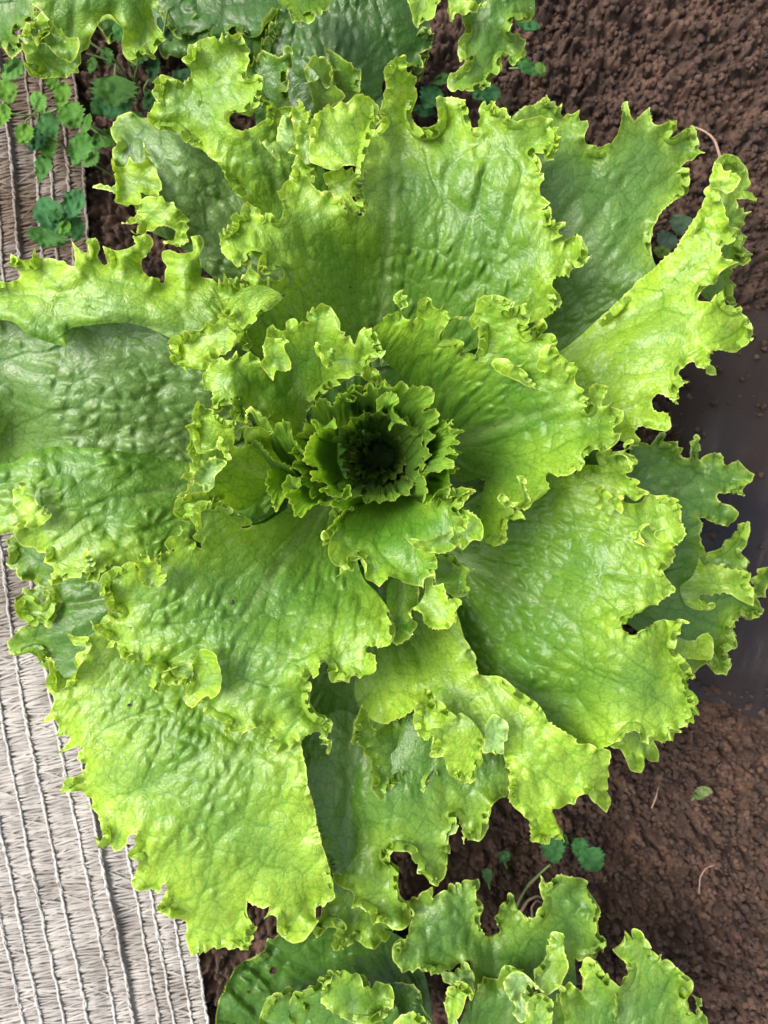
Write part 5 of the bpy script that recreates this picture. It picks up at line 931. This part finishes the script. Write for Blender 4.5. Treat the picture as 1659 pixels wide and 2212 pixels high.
def weed(name_label, leaves, stems, col=(.055, .17, .035), z=.03, group='young weeds in the soil', scol=(.20, .26, .12)):
    l0 = leaves[0]
    root = empty('weed_seedling', centre(l0[0], l0[1], .002), name_label, 'weed', group)
    off = np.array(root.location)
    for i, lf in enumerate(leaves):
        px, py, rx, ry, rot = lf[:5]; zz = lf[5] if len(lf) > 5 else z; cc = lf[6] if len(lf) > 6 else col
        W, F, vein, uv = ovate(px, py, rx, ry, rot, zz, seed=i * 7 + int(px), pointed=(lf[7] if len(lf) > 7 else .1))
        colr = np.array(cc)[None] * (1 + .18 * noise2(uv[:, 0] / 2. + px, uv[:, 1] / 2., 5)[:, None]) 
        vn = np.stack([vein * .6, vein * 0, vein * 0], 1)
        a, b, c = (W[F[:, k]] for k in range(3))
        if np.cross(b - a, c - a)[:, 2].sum() < 0: F = F[:, ::-1]
        mesh_obj('leaf', W - off, F, M_WEED, root, True, {'col': colr, 'vein': vn}, uv)
    for st in stems:
        c = np.array([at(x_, y_, z_) for x_, y_, z_ in st]); t = np.linspace(0, 1, 14)
        tt = np.linspace(0, 1, len(c)); pth = np.stack([np.interp(t, tt, c[:, i]) for i in range(3)], 1)
        for _ in range(2): pth[1:-1] = (pth[:-2] + 2*pth[1:-1] + pth[2:]) / 4
        T = np.gradient(pth, axis=0); T /= np.linalg.norm(T, axis=1)[:, None]; sd_ = np.cross(T, [0, 0, 1.]); sd_ /= np.linalg.norm(sd_, axis=1)[:, None] + 1e-9
        up = np.cross(sd_, T); r = .00065
        V = np.stack([pth + (sd_*math.cos(a) + up*math.sin(a))*r for a in np.arange(6)*np.pi/3], 1).reshape(-1, 3)
        i = np.arange(13); Fq = np.concatenate([np.stack([i*6+s_, i*6+(s_+1) % 6, (i+1)*6+(s_+1) % 6, (i+1)*6+s_], 1) for s_ in range(6)])
        cc = np.tile(np.array(scol), (len(V), 1))
        mesh_obj('stem', V - off, Fq, M_WEED, root, True, {'col': cc, 'vein': cc * 0}, np.zeros((len(V), 2)))
G1 = (.085, .195, .040); G2 = (.085, .21, .03); G3 = (.12, .26, .03)
weed('weed with a large round blue green leaf in the gap at the upper left',
     [(246,196,50,34,.1,.058,G1), (243,218,46,40,.2,.050,(.045,.16,.06)), (198,142,12,20,.2,.03,G1,.5), (230,300,20,30,1.0,.030,G2,.5)],
     [[(195,92,.06),(250,130,.05),(262,150,.04),(290,195,.02)], [(185,115,.05),(230,128,.045),(262,150,.04)], [(250,140,.045),(246,180,.055)], [(230,300,.03),(190,272,.03),(170,270,.02)]])
weed('trailing weed with small rounded leaves over the woven cover',
     [(15,198,24,29,-.3,.045,G3), (51,290,20,24,.3,.05,G3), (2,250,20,28,.4,.05,G3), (134,206,18,30,.15,.055,G3), (113,180,14,18,-.2,.05,G3), (155,250,29,30,-.4,.056,G2), (106,272,26,31,-.5,.045,(.05,.15,.04),.3), (78,302,22,28,.5,.040,(.04,.13,.05)), (103,318,20,26,-.3,.038,G2), (92,362,18,36,.25,.034,(.07,.19,.04),.5)],
     [[(20,245,.04),(60,250,.035),(105,243,.03),(125,235,.04)], [(60,290,.04),(55,262,.03),(70,250,.03)], [(125,300,.03),(150,330,.015),(160,350,.005)]])
weed('weed with a pointed fresh green leaf left of the lettuce',
     [(172,322,25,40,.35,.058,(.08,.22,.04),.25), (185,272,11,30,.35,.062,G2,.6), (195,345,15,25,.9,.04,G1,.3)],
     [[(190,268,.04),(225,285,.035),(245,300,.02)], [(180,345,.04),(215,362,.025),(262,392,.01)]])
weed('weed rosette of toothed leaves growing through the cover edge',
     [(105,465,30,42,-.35,.060,(.05,.17,.06),.2), (155,445,25,42,.45,.062,(.05,.17,.06),.25), (100,512,44,24,.15,.052,(.06,.17,.035),.2), (160,495,26,28,-.5,.055,(.04,.14,.04),.2), (122,470,15,22,-.8,.068,(.025,.10,.02),.5), (138,492,14,18,.7,.070,(.08,.20,.02),.4), (118,525,24,10,.1,.045,G1,.2)],
     [[(128,480,.05),(130,490,.02)]])
weed('dark slender weed leaves between the two upper lettuces',
     [(330,150,15,34,.15,.035,(.025,.085,.03),.4), (362,62,24,34,-.5,.04,(.03,.09,.03),.3), (358,90,18,22,.4,.03,(.02,.07,.02),.3), (392,110,22,20,0,.03,(.02,.07,.025),.1), (400,165,28,18,0,.04,(.03,.09,.03),.1)],
     [[(322,172,.03),(310,190,.03),(322,238,.01)], [(362,20,.05),(352,80,.04)]])
weed('dark weed with cupped leaves under the top right leaf',
     [(930,210,26,28,.5,.03,(.03,.11,.04),.2), (915,240,26,14,.2,.02,(.02,.08,.03),.3), (952,172,12,24,1.2,.03,(.05,.13,.03),.3), (1060,205,18,24,.2,.03,(.03,.11,.04),.2), (1035,200,20,18,.9,.028,(.035,.12,.04),.2)],
     [[(1075,190,.02),(1085,215,.012),(1095,240,.003)]])
weed('small weed with a pale round bud beside the upper soil',
     [(1168,150,11,17,-.45,.04,(.16,.30,.06),.0), (1140,145,16,28,-.9,.03,(.05,.16,.04),.2), (1105,120,10,18,.2,.055,(.20,.34,.04),.2), (1128,118,8,15,.1,.055,(.20,.34,.04),.2), (1140,55,26,15,.2,.045,(.035,.13,.04),.3)],
     [[(1100,148,.02),(1150,145,.025)]])
weed('weed seedling with two round leaves below the lettuce, left one',
     [(1195,1835,26,32,-.2,.03,(.045,.14,.045),.1), (1208,1818,18,20,1.0,.028,(.04,.13,.04),.1)],
     [[(1188,1868,.025),(1140,1910,.014),(1116,1960,.004)]])
weed('weed seedling with two rough round leaves on open soil',
     [(1252,1830,17,22,.2,.034,(.045,.15,.045),.0), (1280,1858,27,28,-.5,.036,(.06,.18,.06),.0)],
     [[(1262,1845,.03),(1262,1860,.004)]])
weed('tiny round seed leaf in the dark gap at the bottom', [(1089,1850,13,13,0,.014,(.06,.15,.06),-.2)], [[(1089,1862,.012),(1095,1875,.002)]])
weed('tiny oval seed leaf near the bottom lettuce', [(1053,1892,11,17,-.15,.016,(.10,.19,.09),.0)], [[(1055,1905,.012),(1058,1920,.002)]])
weed('pale seedling tip alone on the soil at the lower right', [(1520,1710,18,12,.1,.012,(.20,.24,.10),.1), (1508,1722,12,6,.2,.008,(.10,.17,.05),.2)], [[(1508,1715,.006),(1495,1728,.0)]])
weed('grey green seedling with round leaves beside the right leaf', [(1472,485,24,24,.2,.02,(.13,.19,.12),0), (1440,520,24,20,.6,.018,(.12,.17,.13),0), (1430,545,18,14,.2,.03,(.22,.30,.06),.1)], [[(1465,505,.015),(1450,520,.002)]])

weed('toothed weed leaves in the shade between the net and the upper left lettuce',
     [(268,75,22,34,-.6,.05,(.05,.15,.03),.35), (300,118,20,30,.5,.04,(.04,.12,.03),.35), (232,122,14,22,-.3,.045,(.06,.17,.035),.4), (330,215,22,30,.8,.03,(.035,.11,.03),.3), (290,258,24,18,.3,.026,(.04,.12,.03),.3), (215,235,16,24,-.9,.03,(.05,.14,.03),.3), (262,330,16,26,.6,.02,(.04,.12,.03),.4)],
     [[(268,95,.045),(282,150,.03),(300,210,.01)], [(300,135,.035),(290,170,.02),(300,210,.01)], [(330,230,.025),(310,225,.01)]])
weed('pale young weed shoots at the edge of the woven cover',
     [(84,222,19,27,-.4,.055,(.12,.27,.05),.3), (26,150,22,30,.9,.05,(.10,.24,.05),.3), (208,310,14,26,.2,.045,(.08,.20,.04),.5)],
     [[(84,235,.05),(84,260,.03),(110,330,.004)]])
# ================================================================ roots and dead stems on the soil
def root_mat():
    m, n = nmat('dry_root'); out = N(n, 'ShaderNodeOutputMaterial'); pr = N(n, 'ShaderNodeBsdfPrincipled', Roughness=.8)
    nz = N(n, 'ShaderNodeTexNoise', Scale=300.0); tc = N(n, 'ShaderNodeTexCoord'); n.links.new(tc.outputs['Object'], nz.inputs['Vector'])
    n.links.new(mixc(n, nz.outputs[0], (.30, .21, .15), (.16, .10, .07)), pr.inputs['Base Color']); n.links.new(pr.outputs[0], out.inputs[0]); return m
M_ROOT = root_mat()
def rootlet(pts, r, label, z=.006):
    P = np.array(pts, float); t = np.linspace(0, 1, 26); tt = np.linspace(0, 1, len(P)); q = np.stack([np.interp(t, tt, P[:, i]) for i in range(2)], 1)
    for _ in range(3): q[1:-1] = (q[:-2] + 2*q[1:-1] + q[2:]) / 4
    w0 = at(q[:, 0], q[:, 1], 0*t); zz = np.maximum(soil_height(w0[:, 0], w0[:, 1]), -.004); zz = np.convolve(np.pad(zz, 3, 'edge'), np.ones(7)/7, 'valid') + z * np.sin(np.pi * (t*.8+.15)) 
    c = at(q[:, 0], q[:, 1], zz); T = np.gradient(c, axis=0); T /= np.linalg.norm(T, axis=1)[:, None]; sd_ = np.cross(T, [0, 0, 1.]); sd_ /= np.linalg.norm(sd_, axis=1)[:, None]; up = np.cross(sd_, T)
    V = np.stack([c + (sd_*math.cos(a) + up*math.sin(a)) * (r * (1.1 - .6*t))[:, None] for a in np.arange(6)*np.pi/3], 1).reshape(-1, 3)
    i = np.arange(25); F = np.concatenate([np.stack([i*6+s_, i*6+(s_+1) % 6, (i+1)*6+(s_+1) % 6, (i+1)*6+s_], 1) for s_ in range(6)])
    o = mesh_obj('dry_stem', V - c[0], F, M_ROOT); o.location = c[0]; tag(o, label, 'dry stem', 'dry stems and roots on the soil')
rootlet([(1555,338),(1545,305),(1532,290),(1515,280),(1500,275)], .0009, 'thin dry stem above the tip of the right leaf')
rootlet([(1115,1960),(1135,1920),(1160,1895),(1185,1870)], .0009, 'longer bent dry stem in the gap above the bottom lettuce')
rootlet([(1122,1975),(1140,1945),(1160,1935),(1172,1940)], .0010, 'short curled dry stem in the gap above the bottom lettuce', .012)
rootlet([(1150,1985),(1148,1960),(1158,1945),(1170,1950)], .0008, 'short hooked dry stem beside the curled one', .012)
rootlet([(1510,1930),(1512,1895),(1525,1875),(1545,1868)], .00045, 'fine curved root on the open soil at the lower right', .008)
rootlet([(1408,1745),(1418,1720),(1422,1700)], .0005, 'very fine straight root near the lime leaf tip')
rootlet([(1070,245),(1062,215),(1055,190),(1050,170)], .0006, 'thin grey stem between the top leaves and the soil', .02)

# ================================================================ small things lying on leaves
allw = []
bpy.context.view_layer.update()
cand = []
for o in LOG['lettuce_plant'] + LOG.get('lettuce_plant.002', []) + LOG.get('lettuce_plant.001', []) + LOG.get('lettuce_plant.003', []):
    me = o.data; n = len(me.vertices); co = np.empty(n*3, np.float32); me.vertices.foreach_get('co', co)
    nr = np.empty(n*3, np.float32); me.vertices.foreach_get('normal', nr)
    cand.append(np.concatenate([co.reshape(-1, 3) + np.array(o.parent.location), nr.reshape(-1, 3)], 1))
cand = np.concatenate(cand)
sx = cand[:, 0] / (K * (H - cand[:, 2])) + 829.5; sy = 1106 - cand[:, 1] / (K * (H - cand[:, 2]))
def top_at(px, py, r=5):
    d = np.hypot(sx - px, sy - py); m = d < r
    if not m.any(): return None
    i = np.where(m)[0]; return cand[i[np.argmax(cand[i, 2])]]
def water_mat():
    m, n = nmat('water'); out = N(n, 'ShaderNodeOutputMaterial')
    pr = N(n, 'ShaderNodeBsdfPrincipled', Roughness=.03, IOR=1.33); pr.inputs['Transmission Weight'].default_value = 1; pr.inputs['Base Color'].default_value = (.97, 1, .95, 1)
    n.links.new(pr.outputs[0], out.inputs[0]); return m
M_WATER = water_mat()
import bmesh
bm = bmesh.new(); bmesh.ops.create_icosphere(bm, subdivisions=2, radius=1)
SV = np.array([v.co for v in bm.verts]); SF = np.array([[v.index for v in f.verts] for f in bm.faces]); bm.free()
def blob(v, r, flat):
    p = v[:3]; nrm_ = v[3:6] / (np.linalg.norm(v[3:6]) + 1e-9)
    if nrm_[2] < 0: nrm_ = -nrm_
    a = np.cross(nrm_, [0.3, 1, .1]); a /= np.linalg.norm(a); b = np.cross(nrm_, a)
    return p + (SV[:, 0:1] * a + SV[:, 1:2] * b) * r + SV[:, 2:3] * nrm_ * r * flat + nrm_ * r * flat * .25
Vs = []; Fs = []; n = 0
for i in range(520):
    cx, cy_ = (rng.uniform(0, 1640), rng.uniform(60, 2200))
    t_ = top_at(cx, cy_, 4)
    if t_ is None or t_[2] < .045: continue
    r = .00042 * math.exp(rng.normal(0, .38)); Vs.append(blob(t_, r, .55)); Fs.append(SF + n); n += len(SV)
o = mesh_obj('water_droplets', np.concatenate(Vs), np.concatenate(Fs), M_WATER)
tag(o, 'fine water droplets scattered over the leaves', 'droplets', kind='stuff')
for (px, py, r, lb) in [(605,2000,.0016,'large water droplet at the left of the lowest lobe tip'), (622,2017,.0017,'large water droplet next to the first, on the lowest lobe'), (651,2019,.0011,'smaller water droplet on the right of the lowest lobe'),
        (591,326,.0013,'water droplet on the small curled tip at the upper left'), (58,303,.0012,'water droplet on the round weed leaf'), (148,1696,.0009,'water droplet on the small left lobe of the big leaf'),
        (1020,770,.0011,'water droplet on the folded tip of the inner right leaf'), (1155,22,.0014,'shiny water droplet on the lime leaf at the top')]:
    t_ = top_at(px, py, 9)
    if t_ is None: continue
    W = blob(t_, r, .5); o = mesh_obj('water_droplet', W - t_[:3], SF, M_WATER); o.location = t_[:3]; tag(o, lb, 'water droplet', 'larger water droplets on leaves')
def grit_mat():
    m, n = nmat('dark_grit'); out = N(n, 'ShaderNodeOutputMaterial'); pr = N(n, 'ShaderNodeBsdfPrincipled', Roughness=.7); pr.inputs['Base Color'].default_value = (.012, .010, .008, 1)
    n.links.new(pr.outputs[0], out.inputs[0]); return m
M_GRIT = grit_mat()
for (px, py, r, lb) in [(777,468,.0012,'black speck of grit below the big folded flap'), (509,1301,.0011,'black speck of grit on the lower left inner leaf'), (613,645,.0009,'dark speck beside the upper left inner leaf'), (760,627,.0007,'small brown speck near the foot of the top leaf'),
        (284,1517,.0009,'dark speck on the bottom left leaf'), (374,1197,.0006,'tiny dark speck near the curled pocket'), (747,364+90,.0007,'tiny dark speck on the edge of the fold')]:
    t_ = top_at(px, py, 9)
    if t_ is None: continue
    W = blob(t_, r, .6); W = W + (noise2(W[:, 0]*2500, W[:, 1]*2500, 3)[:, None]) * r * .3
    o = mesh_obj('grit_speck', W - t_[:3], SF, M_GRIT, smooth=False); o.location = t_[:3]; tag(o, lb, 'grit', 'specks of grit on the leaves')
